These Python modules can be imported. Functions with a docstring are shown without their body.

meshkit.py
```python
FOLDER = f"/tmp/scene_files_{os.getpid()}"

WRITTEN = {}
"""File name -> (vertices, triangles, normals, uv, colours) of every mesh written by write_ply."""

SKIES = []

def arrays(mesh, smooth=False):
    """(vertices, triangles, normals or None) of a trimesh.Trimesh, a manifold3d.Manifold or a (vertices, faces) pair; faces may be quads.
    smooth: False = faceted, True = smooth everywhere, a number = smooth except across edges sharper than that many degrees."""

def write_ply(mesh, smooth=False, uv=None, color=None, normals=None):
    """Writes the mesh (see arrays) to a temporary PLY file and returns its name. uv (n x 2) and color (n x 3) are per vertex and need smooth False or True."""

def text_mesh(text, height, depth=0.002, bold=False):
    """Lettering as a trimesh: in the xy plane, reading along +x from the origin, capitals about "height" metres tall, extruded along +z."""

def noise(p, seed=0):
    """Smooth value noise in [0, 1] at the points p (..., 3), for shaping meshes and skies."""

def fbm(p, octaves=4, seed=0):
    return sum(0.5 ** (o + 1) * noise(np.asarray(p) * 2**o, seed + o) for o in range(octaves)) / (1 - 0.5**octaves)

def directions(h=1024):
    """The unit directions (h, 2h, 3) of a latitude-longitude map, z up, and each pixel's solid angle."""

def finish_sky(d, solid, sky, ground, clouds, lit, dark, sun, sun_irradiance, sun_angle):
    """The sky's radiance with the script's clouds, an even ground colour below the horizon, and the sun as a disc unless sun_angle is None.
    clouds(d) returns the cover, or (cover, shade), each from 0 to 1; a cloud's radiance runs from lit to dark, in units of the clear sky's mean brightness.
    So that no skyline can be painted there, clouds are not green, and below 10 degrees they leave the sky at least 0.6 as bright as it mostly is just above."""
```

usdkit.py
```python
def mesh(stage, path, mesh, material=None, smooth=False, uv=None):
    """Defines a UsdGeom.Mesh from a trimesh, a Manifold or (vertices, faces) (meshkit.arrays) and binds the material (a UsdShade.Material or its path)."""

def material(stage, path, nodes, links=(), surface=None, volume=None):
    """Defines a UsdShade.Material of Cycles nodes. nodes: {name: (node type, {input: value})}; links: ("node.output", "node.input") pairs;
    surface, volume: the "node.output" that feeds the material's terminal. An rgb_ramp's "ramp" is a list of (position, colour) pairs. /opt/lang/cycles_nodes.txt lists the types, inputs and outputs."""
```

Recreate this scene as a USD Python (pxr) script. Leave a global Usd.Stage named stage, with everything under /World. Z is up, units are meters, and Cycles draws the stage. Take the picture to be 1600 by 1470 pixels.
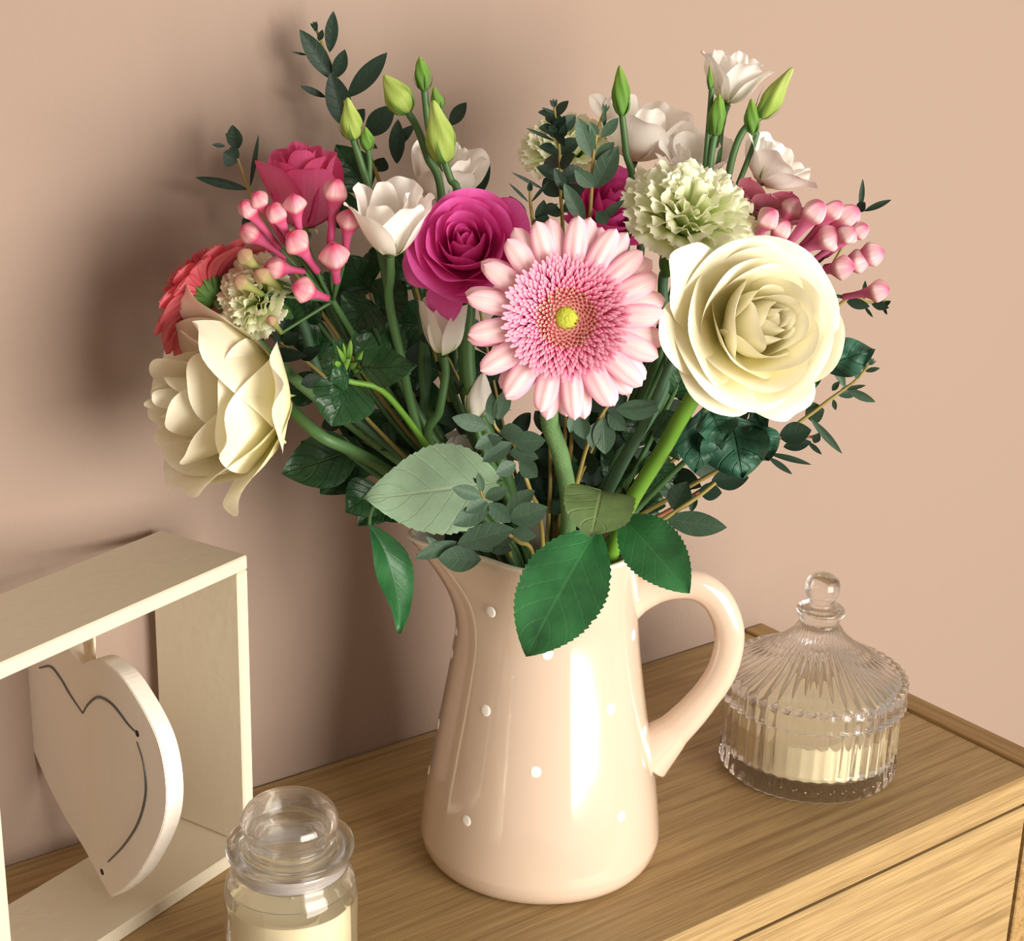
import math, numpy as np, trimesh, usdkit, meshkit
from pxr import Usd, UsdGeom, UsdLux, UsdShade, Sdf, Gf, Vt

stage = Usd.Stage.CreateInMemory()
UsdGeom.SetStageUpAxis(stage, "Z"); UsdGeom.SetStageMetersPerUnit(stage, 1.0)
stage.SetDefaultPrim(UsdGeom.Xform.Define(stage, "/World").GetPrim())
UsdGeom.Scope.Define(stage, "/World/Looks")

# ------------------------------------------------------------------ camera, light, exposure
# origin: where the jug stands on the sideboard; x along the wall, y towards the wall
F, PITCH, ROLL, YAW = 2490.4, 0.32107535, -0.02957281, 0.65401084      # focal length in pixels of the 1600 x 1470 frame
sY, cY, sP, cP = math.sin(YAW), math.cos(YAW), math.sin(PITCH), math.cos(PITCH)
FH, RT, UP = np.array([sY, cY, 0]), np.array([cY, -sY, 0]), np.array([0, 0, 1.0])
TC = -FH                                                                # horizontally towards the camera
FW, DN0 = cP * FH - sP * UP, -sP * FH - cP * UP
CX, CYv = math.cos(ROLL) * RT + math.sin(ROLL) * DN0, -math.sin(ROLL) * RT + math.cos(ROLL) * DN0
EYE = np.array([-0.46012852, -0.56763585, 0.44829914])
cam = UsdGeom.Camera.Define(stage, "/World/camera")
cam.CreateHorizontalApertureAttr(36.0); cam.CreateVerticalApertureAttr(36.0 * 1470 / 1600)
cam.CreateFocalLengthAttr(36.0 * F / 1600); cam.CreateClippingRangeAttr(Gf.Vec2f(0.02, 50))
cam.CreateExposureAttr(0.62)
m4 = np.eye(4); m4[0, :3], m4[1, :3], m4[2, :3], m4[3, :3] = CX, -CYv, -FW, EYE
UsdGeom.Xformable(cam).AddTransformOp().Set(Gf.Matrix4d(*m4.ravel().tolist()))

win = UsdLux.RectLight.Define(stage, "/World/balcony_window_light")      # daylight of a tall balcony window facing the wall
win.CreateWidthAttr(1.4); win.CreateHeightAttr(1.25); win.CreateIntensityAttr(9.2); win.CreateColorAttr(Gf.Vec3f(1.0, 0.95, 0.86))
UsdGeom.Xformable(win).AddTransformOp().Set(Gf.Matrix4d(1, 0, 0, 0, 0, 0, 1, 0, 0, -1, 0, 0, 0.37, -2.0, 0.28, 1))
dome = UsdLux.DomeLight.Define(stage, "/World/room_light")
dome.CreateIntensityAttr(0.09); dome.CreateColorAttr(Gf.Vec3f(1.0, 0.84, 0.70))

def ray(px, py): return (px - 800) / F * CX + (py - 735) / F * CYv + FW
def P(px, py, t=0.0):
    """The point t metres in front of the upright plane through the jug, facing the viewer's side of the room."""
    r = ray(px, py); return EYE + r * ((-t - EYE @ FH) / (r @ FH))
def PZ(px, py, z=0.0):
    r = ray(px, py); return EYE + r * ((z - EYE[2]) / r[2])
def V(a, b, c):
    d = a * RT + b * UP + c * TC; return d / np.linalg.norm(d)
def pix(p):
    d = p - EYE; return 800 + F * (d @ CX) / (d @ FW), 735 + F * (d @ CYv) / (d @ FW)
def unit(a): return a / (np.linalg.norm(a) + 1e-12)
def mm(p): return (p - EYE) @ FW / F      # metres per pixel at p

# ------------------------------------------------------------------ prims
used = {}
def numbered(path):
    n = used.get(path, -1) + 1; used[path] = n
    return path if n == 0 else f"{path}_{n:03d}"
def tag(prim, label=None, cat=None, group=None, kind=None):
    for k, v in (("label", label), ("category", cat), ("group", group), ("kind", kind)):
        if v: prim.SetCustomDataByKey(k, v)
class Thing:
    def __init__(s, name, label, cat, base=(0, 0, 0), group=None, kind=None):
        s.path, s.base = numbered("/World/" + name), np.array(base, float)
        x = UsdGeom.Xform.Define(stage, s.path); x.AddTranslateOp().Set(Gf.Vec3d(*map(float, s.base)))
        tag(x.GetPrim(), label, cat, group, kind)
    def part(s, name, mesh, mat, smooth=True, uv=None, label=None, kind=None, parent=None):
        path = numbered((parent or s.path) + "/" + name)
        v, f, n = meshkit.arrays(mesh, smooth)
        if uv is None: uv = getattr(mesh, "uv", None)
        off = s.base
        m = UsdGeom.Mesh.Define(stage, path)
        m.CreatePointsAttr(Vt.Vec3fArray.FromNumpy((v - off).astype(np.float32)))
        m.CreateFaceVertexCountsAttr(Vt.IntArray.FromNumpy(np.full(len(f), 3, np.int32)))
        m.CreateFaceVertexIndicesAttr(Vt.IntArray.FromNumpy(f.astype(np.int32).ravel()))
        m.CreateSubdivisionSchemeAttr("none")
        if n is not None:
            m.CreateNormalsAttr(Vt.Vec3fArray.FromNumpy(n.astype(np.float32))); m.SetNormalsInterpolation("vertex")
        if uv is not None and len(uv) == len(v):
            UsdGeom.PrimvarsAPI(m).CreatePrimvar("st", Sdf.ValueTypeNames.TexCoord2fArray, "vertex").Set(Vt.Vec2fArray.FromNumpy(np.asarray(uv, np.float32)))
        UsdShade.MaterialBindingAPI.Apply(m.GetPrim()).Bind(mat)
        tag(m.GetPrim(), label, None, None, kind)
        return path

class M:      # vertices, triangles, uv
    def __init__(s, v, f, uv=None): s.vertices, s.faces, s.uv = np.asarray(v, float), np.asarray(f, int), uv
def cat(ms):
    v, f, uv, n = [], [], [], 0
    for m in ms:
        v.append(np.asarray(m.vertices)); f.append(np.asarray(m.faces) + n); n += len(m.vertices)
        u = getattr(m, "uv", None); uv.append(np.zeros((len(m.vertices), 2)) if u is None else u)
    r = trimesh.Trimesh(np.vstack(v), np.vstack(f), process=False); r.uv = np.vstack(uv); return r
def T(v, f, uv=None):
    r = trimesh.Trimesh(np.asarray(v, float), np.asarray(f, int), process=False); r.uv = uv; return r
def grid_faces(nv, nu, wrap=False):
    i, j = np.meshgrid(np.arange(nv - 1), np.arange(nu if wrap else nu - 1), indexing="ij")
    a, b = i * nu + j, i * nu + (j + 1) % nu
    c, d = a + nu, b + nu
    return np.vstack([np.stack([a, b, d], -1).reshape(-1, 3), np.stack([a, d, c], -1).reshape(-1, 3)])
def grid(pts, uv=None, flip=False, wrap=False):
    nv, nu = pts.shape[:2]; f = grid_faces(nv, nu, wrap)
    return T(pts.reshape(-1, 3), f[:, ::-1] if flip else f, None if uv is None else uv.reshape(-1, 2))
def spline(pts, n=24):
    p = np.asarray(pts, float); p = np.vstack([2 * p[0] - p[1], p, 2 * p[-1] - p[-2]]); out = []
    for i in range(1, len(p) - 2):
        t = np.linspace(0, 1, n, endpoint=False)[:, None]
        out.append(0.5 * (2 * p[i] + (p[i + 1] - p[i - 1]) * t + (2 * p[i - 1] - 5 * p[i] + 4 * p[i + 1] - p[i + 2]) * t**2 + (3 * p[i] - p[i - 1] - 3 * p[i + 1] + p[i + 2]) * t**3))
    return np.vstack(out + [p[-2:-1]])
def frames(p, ref=None):
    t = np.gradient(p, axis=0); t /= np.linalg.norm(t, axis=1, keepdims=True) + 1e-12
    a = np.cross(t[0], ref if ref is not None else ([0, 0, 1.0] if abs(t[0, 2]) < 0.9 else [1.0, 0, 0])); a = unit(a)
    A = []
    for k in range(len(p)):
        a = unit(a - (a @ t[k]) * t[k]); A.append(a)
    A = np.array(A); return t, A, np.cross(t, A)
def tube(p, r, sides=8, flat=1.0, ref=None):
    p = np.asarray(p, float); t, A, B = frames(p, ref)
    r = np.interp(np.linspace(0, 1, len(p)), np.linspace(0, 1, np.size(r)), np.atleast_1d(r))
    th = np.arange(sides) * 2 * np.pi / sides
    ring = p[:, None] + r[:, None, None] * (np.cos(th)[None, :, None] * A[:, None] + flat * np.sin(th)[None, :, None] * B[:, None])
    uv = np.stack(np.broadcast_arrays((np.arange(sides) / sides)[None, :], np.linspace(0, 1, len(p))[:, None]), -1)
    f = grid_faces(len(p), sides, True); n = len(p) * sides
    caps = [[n, (j + 1) % sides, j] for j in range(sides)] + [[n + 1, n - sides + j, n - sides + (j + 1) % sides] for j in range(sides)]
    return T(np.vstack([ring.reshape(-1, 3), p[0], p[-1]]), np.vstack([f, caps]), np.vstack([uv.reshape(-1, 2), [[0, 0], [0, 1]]]))
def lathe(prof, sides=64, mod=None, close=True):
    prof = np.asarray(prof, float); th = np.arange(sides) * 2 * np.pi / sides
    r = np.broadcast_to(prof[:, :1], (len(prof), sides)); z = np.broadcast_to(prof[:, 1:], (len(prof), sides)); th = np.broadcast_to(th, r.shape)
    if mod is not None: r, z, th = mod(r, z, th)
    return grid(np.stack([r * np.cos(th), r * np.sin(th), z], -1), np.stack([np.broadcast_to(np.arange(sides) / sides, r.shape), np.broadcast_to(np.linspace(0, 1, len(prof))[:, None], r.shape)], -1), wrap=True)
def box(lo, hi, ch=0.0012):
    """A box with chamfered edges."""
    import manifold3d as m3
    lo, hi = np.array(lo, float), np.array(hi, float); pts = []
    for k in range(3):
        a, b = lo + ch, hi - ch; a, b = a.copy(), b.copy(); a[k], b[k] = lo[k], hi[k]
        pts += [[(a, b)[i][0], (a, b)[j][1], (a, b)[l][2]] for i in (0, 1) for j in (0, 1) for l in (0, 1)]
    mm_ = m3.Manifold.hull_points(np.array(pts)).to_mesh()
    return trimesh.Trimesh(mm_.vert_properties[:, :3], mm_.tri_verts, process=False)
def basis(axis, ref=None):
    z = unit(np.asarray(axis, float)); x = np.cross(UP if abs(z[2]) < 0.95 else RT, z) if ref is None else ref - (ref @ z) * z
    x = unit(x); return np.stack([x, np.cross(z, x), z])      # rows
def place(m, B, c, s=1.0):
    r = T(np.asarray(m.vertices) * s @ B + c, m.faces, getattr(m, "uv", None)); return r
def rotz(m, a):
    c, s = math.cos(a), math.sin(a); v = np.asarray(m.vertices)
    return T(np.stack([c * v[:, 0] - s * v[:, 1], s * v[:, 0] + c * v[:, 1], v[:, 2]], 1), m.faces, getattr(m, "uv", None))

# ------------------------------------------------------------------ materials
def mat(name, nodes, links, surface): return usdkit.material(stage, "/World/Looks/" + name, nodes, links, surface)
def lin(r, g, b): return tuple(((c / 255 + 0.055) / 1.055) ** 2.4 if c > 10 else c / 255 / 12.92 for c in (r, g, b))
def plain(name, col, rough=0.5, spec=0.5, bump=0, scale=200, **kw):
    n = {"p": ("principled_bsdf", dict(base_color=col, roughness=rough, specular_ior_level=spec, **kw))}; l = []
    if bump:
        n |= {"c": ("texture_coordinate", {}), "n": ("noise_texture", dict(scale=scale, detail=3.0)), "b": ("bump", dict(strength=bump, distance=0.001))}
        l = [("c.object", "n.vector"), ("n.fac", "b.height"), ("b.normal", "p.normal")]
    return mat(name, n, l, "p.BSDF")
def petal_mat(name, ramp, edge=None, transl=0.3, rough=0.55, streak=0.0, streak_col=None, edge_pow=3.0, bump=0.15, spec=0.25, sheen=0.0):
    """Colour along the petal from base to tip (ramp), at its edges (edge), with fine lengthwise veins."""
    n = {"uv": ("uvmap", dict(attribute="st")), "s": ("separate_xyz", {}), "r": ("rgb_ramp", dict(ramp=ramp)),
         "vm": ("mapping", dict(scale=(26.0, 1.6, 1.0))), "vn": ("noise_texture", dict(scale=1.0, detail=3.0)),
         "u1": ("math", dict(math_type="multiply_add", value2=2.0, value3=-1.0)), "u2": ("math", dict(math_type="absolute")), "u3": ("math", dict(math_type="power", value2=edge_pow)),
         "b": ("bump", dict(strength=bump, distance=0.0006)),
         "p": ("principled_bsdf", dict(roughness=rough, specular_ior_level=spec)), "t": ("translucent_bsdf", {}), "m": ("mix_closure", dict(fac=transl))}
    l = [("uv.UV", "s.vector"), ("s.y", "r.fac"), ("uv.UV", "vm.vector"), ("vm.vector", "vn.vector"), ("vn.fac", "b.height"), ("b.normal", "p.normal"),
         ("p.BSDF", "m.closure1"), ("t.BSDF", "m.closure2"), ("s.x", "u1.value1"), ("u1.value", "u2.value1"), ("u2.value", "u3.value1")]
    out = "r.color"
    if edge:
        n["e"] = ("mix_color", dict(b=edge)); l += [(out, "e.a"), ("u3.value", "e.fac")]; out = "e.result"
    if streak:
        n["sr"] = ("rgb_ramp", dict(ramp=[(0.42, (0, 0, 0)), (0.62, (streak,) * 3)])); n["k"] = ("mix_color", dict(b=streak_col))
        l += [("vn.fac", "sr.fac"), ("sr.color", "k.fac"), (out, "k.a")]; out = "k.result"
    l += [(out, "p.base_color"), (out, "t.color")]
    return mat(name, n, l, "m.closure")
def leaf_mat(name, col, vein, back, veins=7.0, slope=2.2, rough=0.42, vein_amt=0.5, bump=0.5, transl=0.12, spec=0.4, var=0.35):
    n = {"uv": ("uvmap", dict(attribute="st")), "s": ("separate_xyz", {}), "u1": ("math", dict(math_type="multiply_add", value2=2.0, value3=-1.0)), "u2": ("math", dict(math_type="absolute")),
         "mid": ("map_range", dict(from_min=0.015, from_max=0.06, to_min=1.0, to_max=0.0, clamp=True)),
         "w1": ("math", dict(math_type="multiply", value2=-slope / 10)), "w2": ("math", dict(math_type="add")), "w3": ("math", dict(math_type="multiply", value2=veins)), "w4": ("math", dict(math_type="fraction")),
         "w5": ("math", dict(math_type="subtract", value2=0.5)), "w6": ("math", dict(math_type="absolute")), "sv": ("map_range", dict(from_min=0.02, from_max=0.09, to_min=0.55, to_max=0.0, clamp=True)),
         "mx": ("math", dict(math_type="maximum")), "va": ("math", dict(math_type="multiply", value2=vein_amt)),
         "c": ("texture_coordinate", {}), "no": ("noise_texture", dict(scale=60.0, detail=4.0)), "hv": ("map_range", dict(from_min=0.3, from_max=0.7, to_min=1 - var, to_max=1 + var)), "hs": ("hsv", dict(color=col)),
         "cr": ("noise_texture", dict(scale=420.0, detail=2.0)), "h1": ("math", dict(math_type="multiply_add", value2=0.35)),
         "bu": ("bump", dict(invert=True, strength=bump, distance=0.0012)),
         "k": ("mix_color", dict(b=vein)), "g": ("geometry", {}), "bk": ("mix_color", dict(b=back)),
         "p": ("principled_bsdf", dict(roughness=rough, specular_ior_level=spec)), "t": ("translucent_bsdf", {}), "m": ("mix_closure", dict(fac=transl))}
    l = [("uv.UV", "s.vector"), ("s.x", "u1.value1"), ("u1.value", "u2.value1"), ("u2.value", "mid.value"), ("u2.value", "w1.value1"), ("s.y", "w2.value1"), ("w1.value", "w2.value2"),
         ("w2.value", "w3.value1"), ("w3.value", "w4.value1"), ("w4.value", "w5.value1"), ("w5.value", "w6.value1"), ("w6.value", "sv.value"), ("mid.result", "mx.value1"), ("sv.result", "mx.value2"), ("mx.value", "va.value1"),
         ("c.object", "no.vector"), ("c.object", "cr.vector"), ("no.fac", "hv.value"), ("hv.result", "hs.value"), ("cr.fac", "h1.value1"), ("mx.value", "h1.value3"), ("h1.value", "bu.height"), ("bu.normal", "p.normal"),
         ("hs.color", "k.a"), ("va.value", "k.fac"), ("k.result", "bk.a"), ("g.backfacing", "bk.fac"), ("bk.result", "p.base_color"), ("bk.result", "t.color"), ("p.BSDF", "m.closure1"), ("t.BSDF", "m.closure2")]
    return mat(name, n, l, "m.closure")
def wood(name, scale, light, dark, rough=0.42):
    """scale: how the grain stretches along x, y, z."""
    n = {"c": ("texture_coordinate", {}), "mp": ("mapping", dict(scale=scale)), "n1": ("noise_texture", dict(scale=1.0, detail=5.0, roughness=0.6, distortion=0.25)),
         "mp2": ("mapping", dict(scale=tuple(s * 5 for s in scale))), "n2": ("noise_texture", dict(scale=1.0, detail=3.0)),
         "r": ("rgb_ramp", dict(ramp=[(0.30, dark), (0.47, tuple((a * 2 + b) / 3 for a, b in zip(light, dark))), (0.60, light), (0.75, tuple(a * 0.9 for a in light))])),
         "r2": ("rgb_ramp", dict(ramp=[(0.38, (0.72,) * 3), (0.58, (1.0,) * 3)])), "mu": ("mix_color", dict(blend_type="multiply", fac=0.8)),
         "b": ("bump", dict(strength=0.12, distance=0.0005)), "p": ("principled_bsdf", dict(roughness=rough, specular_ior_level=0.35))}
    l = [("c.object", "mp.vector"), ("mp.vector", "n1.vector"), ("c.object", "mp2.vector"), ("mp2.vector", "n2.vector"), ("n1.fac", "r.fac"), ("n2.fac", "r2.fac"), ("r.color", "mu.a"), ("r2.color", "mu.b"),
         ("mu.result", "p.base_color"), ("n2.fac", "b.height"), ("b.normal", "p.normal")]
    return mat(name, n, l, "p.BSDF")
def glass(name, col=(1, 1, 1), ior=1.48, clear=0.5):
    """Solid glass; part of the light goes straight through, as it does through thin walls."""
    return mat(name, {"p": ("principled_bsdf", dict(base_color=col, transmission_weight=1.0, roughness=0.01, ior=ior)), "t": ("transparent_bsdf", {}), "m": ("mix_closure", dict(fac=clear))},
               [("p.BSDF", "m.closure1"), ("t.BSDF", "m.closure2")], "m.closure")

WALL = plain("wall_paint", (0.360, 0.266, 0.214), 0.85, 0.2, 0.25, 300)
FLOOR = plain("carpet", lin(170, 150, 130), 0.95, 0.1, 0.4, 400)
OAK_X = wood("oak_along", (5, 210, 210), lin(184, 155, 108), lin(146, 116, 74))
OAK_Y = wood("oak_end", (210, 5, 210), lin(180, 147, 96), lin(136, 101, 59))
WHITE = plain("white_paint", (0.74, 0.66, 0.51), 0.55, 0.4, 0.2, 160)
CREAMPAINT = plain("heart_paint", lin(250, 242, 230), 0.6, 0.3, 0.25, 130)
DARKHOLE = plain("dark_hole", (0.012, 0.01, 0.01), 0.6)
WIRE = plain("grey_wire", (0.16, 0.16, 0.17), 0.35, 0.5, metallic=0.7)
STRING = plain("hanger_tape", lin(240, 226, 196), 0.8, 0.2, 0.3, 500)
GLAZE = plain("pink_glaze", lin(218, 194, 173), 0.10, 0.7, coat_weight=0.9, coat_roughness=0.04)
GLAZE_IN = plain("white_glaze", lin(250, 242, 228), 0.15, 0.5)
SPOT = plain("white_spot", lin(255, 252, 244), 0.15, 0.5)
GLASS = glass("clear_glass", (0.99, 0.995, 0.99), clear=0.2)
GLASS2 = glass("cut_glass", (0.995, 0.99, 0.985), clear=0.15)
SEAL = plain("lid_seal", lin(230, 222, 220), 0.5, transmission_weight=0.4)
WAX = plain("cream_wax", lin(255, 240, 200), 0.45, 0.3)
WICK = plain("wick", (0.6, 0.55, 0.45), 0.9)

CREAM = petal_mat("cream_petal", [(0, lin(240, 232, 130)), (0.3, lin(252, 244, 182)), (0.65, lin(252, 246, 216)), (1, lin(250, 245, 224))], transl=0.18)
MAGENTA = petal_mat("magenta_petal", [(0, lin(236, 76, 160)), (0.5, lin(248, 96, 192)), (1, lin(254, 124, 208))], edge=lin(252, 112, 204), transl=0.25, streak=0.25, streak_col=lin(238, 74, 176))
ROSEPINK = petal_mat("rose_pink_petal", [(0, lin(232, 120, 152)), (0.6, lin(240, 122, 166)), (1, lin(240, 104, 162))], edge=lin(232, 70, 138), transl=0.25, streak=0.3, streak_col=lin(218, 96, 140))
WHITEP = petal_mat("white_petal", [(0, lin(190, 206, 120)), (0.16, lin(236, 236, 206)), (0.4, lin(250, 246, 238)), (1, lin(255, 250, 246))], transl=0.3)
GREENP = petal_mat("green_white_petal", [(0, lin(160, 196, 90)), (0.35, lin(222, 234, 166)), (0.75, lin(244, 248, 212)), (1, lin(252, 252, 232))], transl=0.3)
PALEGERB = petal_mat("pale_pink_ray", [(0, lin(250, 130, 184)), (0.35, lin(254, 206, 216)), (0.75, lin(255, 236, 228)), (1, lin(255, 222, 224))], edge=lin(252, 176, 202), transl=0.15, streak=0.55, streak_col=lin(252, 184, 208), edge_pow=2.5)
FLORET = petal_mat("pink_floret", [(0, lin(222, 50, 120)), (0.55, lin(246, 112, 166)), (1, lin(254, 190, 208))], transl=0.12)
FLORETIN = petal_mat("red_floret", [(0, lin(181, 57, 76)), (0.5, lin(204, 82, 96)), (0.8, lin(233, 162, 153)), (1, lin(244, 223, 197))], transl=0.15)
DISC = plain("green_disc", lin(190, 196, 70), 0.7, 0.2, 0.8, 900)
SALMON = petal_mat("salmon_ray", [(0, lin(225, 105, 115)), (0.6, lin(229, 122, 134)), (1, lin(233, 143, 151))], edge=lin(216, 86, 101), transl=0.3, streak=0.4, streak_col=lin(212, 88, 105))
DUSKY = petal_mat("dusky_pink_ray", [(0, lin(216, 143, 159)), (0.6, lin(223, 139, 164)), (1, lin(220, 117, 153))], edge=lin(229, 162, 178), transl=0.3, streak=0.35, streak_col=lin(197, 92, 126))
BOUV = petal_mat("bouvardia_bud", [(0, lin(187, 67, 115)), (0.40, lin(216, 105, 149)), (0.50, lin(222, 80, 128)), (0.72, lin(243, 197, 197)), (0.9, lin(239, 160, 176)), (1, lin(220, 61, 111))], transl=0.15, streak=0.35, streak_col=lin(222, 86, 130), bump=0.1)
BOUV2 = petal_mat("bouvardia_dusty_bud", [(0, lin(181, 80, 124)), (0.40, lin(212, 115, 157)), (0.50, lin(223, 111, 149)), (0.72, lin(244, 216, 212)), (0.9, lin(241, 181, 193)), (1, lin(216, 80, 128))], transl=0.15, streak=0.35, streak_col=lin(218, 115, 153), bump=0.1)
BOUVG = petal_mat("bouvardia_young_bud", [(0, lin(115, 134, 57)), (0.5, lin(168, 162, 105)), (1, lin(191, 143, 124))], transl=0.15)
BUD = petal_mat("lisianthus_bud", [(0, lin(108, 151, 54)), (0.45, lin(171, 193, 95)), (0.8, lin(200, 209, 126)), (1, lin(135, 176, 63))], edge=lin(176, 194, 99), transl=0.2, streak=0.35, streak_col=lin(126, 167, 63))
BUDG = petal_mat("green_bud", [(0, lin(86, 131, 54)), (0.5, lin(117, 162, 67)), (1, lin(158, 185, 81))], transl=0.2, streak=0.35, streak_col=lin(81, 126, 50))
SEPAL = petal_mat("sepal_green", [(0, lin(76, 117, 59)), (1, lin(108, 148, 72))], transl=0.2)
PALESEPAL = petal_mat("pale_sepal", [(0, lin(180, 200, 110)), (1, lin(232, 232, 176))], transl=0.2)
STEM = plain("stem_green", lin(72, 108, 61), 0.45, 0.4)
STEMB = plain("stem_bright", lin(101, 149, 50), 0.42, 0.4)
STEMD = plain("stem_bluish", lin(76, 110, 83), 0.5, 0.3)
STEMR = plain("stem_fuzzy", lin(99, 133, 83), 0.75, 0.3, 0.6, 900)
TWIG = plain("twig", lin(151, 135, 76), 0.6, 0.3)
TWIGR = plain("twig_red", lin(153, 99, 76), 0.6, 0.3)
ROSELEAF = leaf_mat("rose_leaf", lin(46, 104, 58), lin(84, 136, 84), lin(115, 144, 108), 6.5, 2.6, 0.34, 0.22, 0.16)
ROSEBACK = leaf_mat("rose_leaf_pale", lin(122, 149, 119), lin(160, 176, 144), lin(54, 99, 59), 6.5, 2.6, 0.6, 0.45, 0.5, var=0.15)
OLIVELEAF = leaf_mat("rose_leaf_olive", lin(101, 126, 76), lin(135, 153, 99), lin(63, 99, 54), 6.0, 2.6, 0.6, 0.4, 0.4, var=0.2)
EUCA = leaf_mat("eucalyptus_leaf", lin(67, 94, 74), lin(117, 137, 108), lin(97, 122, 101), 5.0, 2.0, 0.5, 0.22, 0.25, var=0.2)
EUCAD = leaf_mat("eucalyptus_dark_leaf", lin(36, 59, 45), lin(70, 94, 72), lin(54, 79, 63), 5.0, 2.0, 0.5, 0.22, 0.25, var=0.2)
BLEAF = leaf_mat("glossy_broad_leaf", lin(38, 76, 43), lin(86, 131, 76), lin(63, 101, 65), 5.0, 3.6, 0.36, 0.35, 0.9)
WILT = leaf_mat("wilted_leaf", lin(43, 86, 67), lin(76, 117, 90), lin(58, 101, 79), 5.0, 3.0, 0.5, 0.3, 0.9)

# ------------------------------------------------------------------ room and sideboard
WY, XE, YF, ZF = 0.1355, 0.3022, -0.1020, -0.80      # wall, sideboard's end, its front edge, the floor
def struct(name, mesh, m, label, cat):
    t = Thing(name, label, cat, kind="structure"); t.part("plaster" if name.startswith("wall") else "carpet", mesh, m, smooth=False)
struct("wall_back", box((-2.6, WY, ZF), (2.6, WY + 0.1, 1.7), 0.001), WALL, "plain pinkish beige painted wall behind the bouquet", "wall")
struct("floor", box((-2.6, -2.6, ZF - 0.05), (2.6, WY + 0.1, ZF), 0.001), FLOOR, "beige carpeted floor under the sideboard", "floor")
sb = Thing("sideboard", "light oak sideboard with a grey-brown grained top under the jug", "sideboard", (0, 0, ZF))
XI, XL = 0.2850, -0.75
sb.part("top_panel", box((XL, YF, -0.019), (XI, WY - 0.0005, 0.0)), OAK_X, smooth=False)
sb.part("end_panel", box((XI + 0.0002, YF, ZF), (XE, WY - 0.0005, 0.0022), 0.0008), OAK_Y, smooth=False)
sb.part("end_panel", box((XL - 0.0172, YF, ZF), (XL - 0.0002, WY - 0.0005, 0.0022), 0.0008), OAK_Y, smooth=False)
sb.part("back_panel", box((XL, WY - 0.006, ZF + 0.06), (XI, WY - 0.001, -0.0195)), OAK_X, smooth=False)
sb.part("plinth", box((XL, YF + 0.02, ZF), (XI, YF + 0.036, ZF + 0.06)), OAK_X, smooth=False)
for k, (z0, z1) in enumerate([(-0.255, -0.0215), (-0.495, -0.2575), (-0.737, -0.4975)]):
    for x0, x1 in ((XL + 0.002, -0.2345), (-0.2325, XI - 0.003)):
        sb.part("drawer_front", box((x0, YF + 0.0004, z0), (x1, YF + 0.0165, z1)), OAK_X, smooth=False)

# ------------------------------------------------------------------ jug
jug = Thing("jug", "pale pink glazed jug with white polka dots holding the flowers", "jug")
HJ = 0.170
SP = math.atan2(-RT[1], -RT[0])                      # the spout points to the left, the handle to the right
PROF = np.array([(0.0, 0.0), (0.050, 0.0), (0.0565, 0.0008), (0.0600, 0.004), (0.0618, 0.010), (0.0618, 0.016), (0.0592, 0.038), (0.0556, 0.060), (0.0518, 0.082), (0.0480, 0.106), (0.0452, 0.128), (0.0442, 0.142), (0.0446, 0.156), (0.0458, HJ)])
def jug_r(z):
    return np.interp(z, PROF[4:, 1], PROF[4:, 0])
def spout(r, z, th, inner=0):
    d = (th - SP + np.pi) % (2 * np.pi) - np.pi
    s = np.clip((z - 0.122) / (HJ - 0.122), 0, 1)
    w = np.exp(-(np.abs(d) / (0.50 - 0.12 * s)) ** 2.2)
    return r + 0.0245 * s**1.7 * w - 0.002 * s * np.exp(-((np.abs(d) - 0.85) / 0.3) ** 2), z + 0.001 * s**2 * w, th
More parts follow.
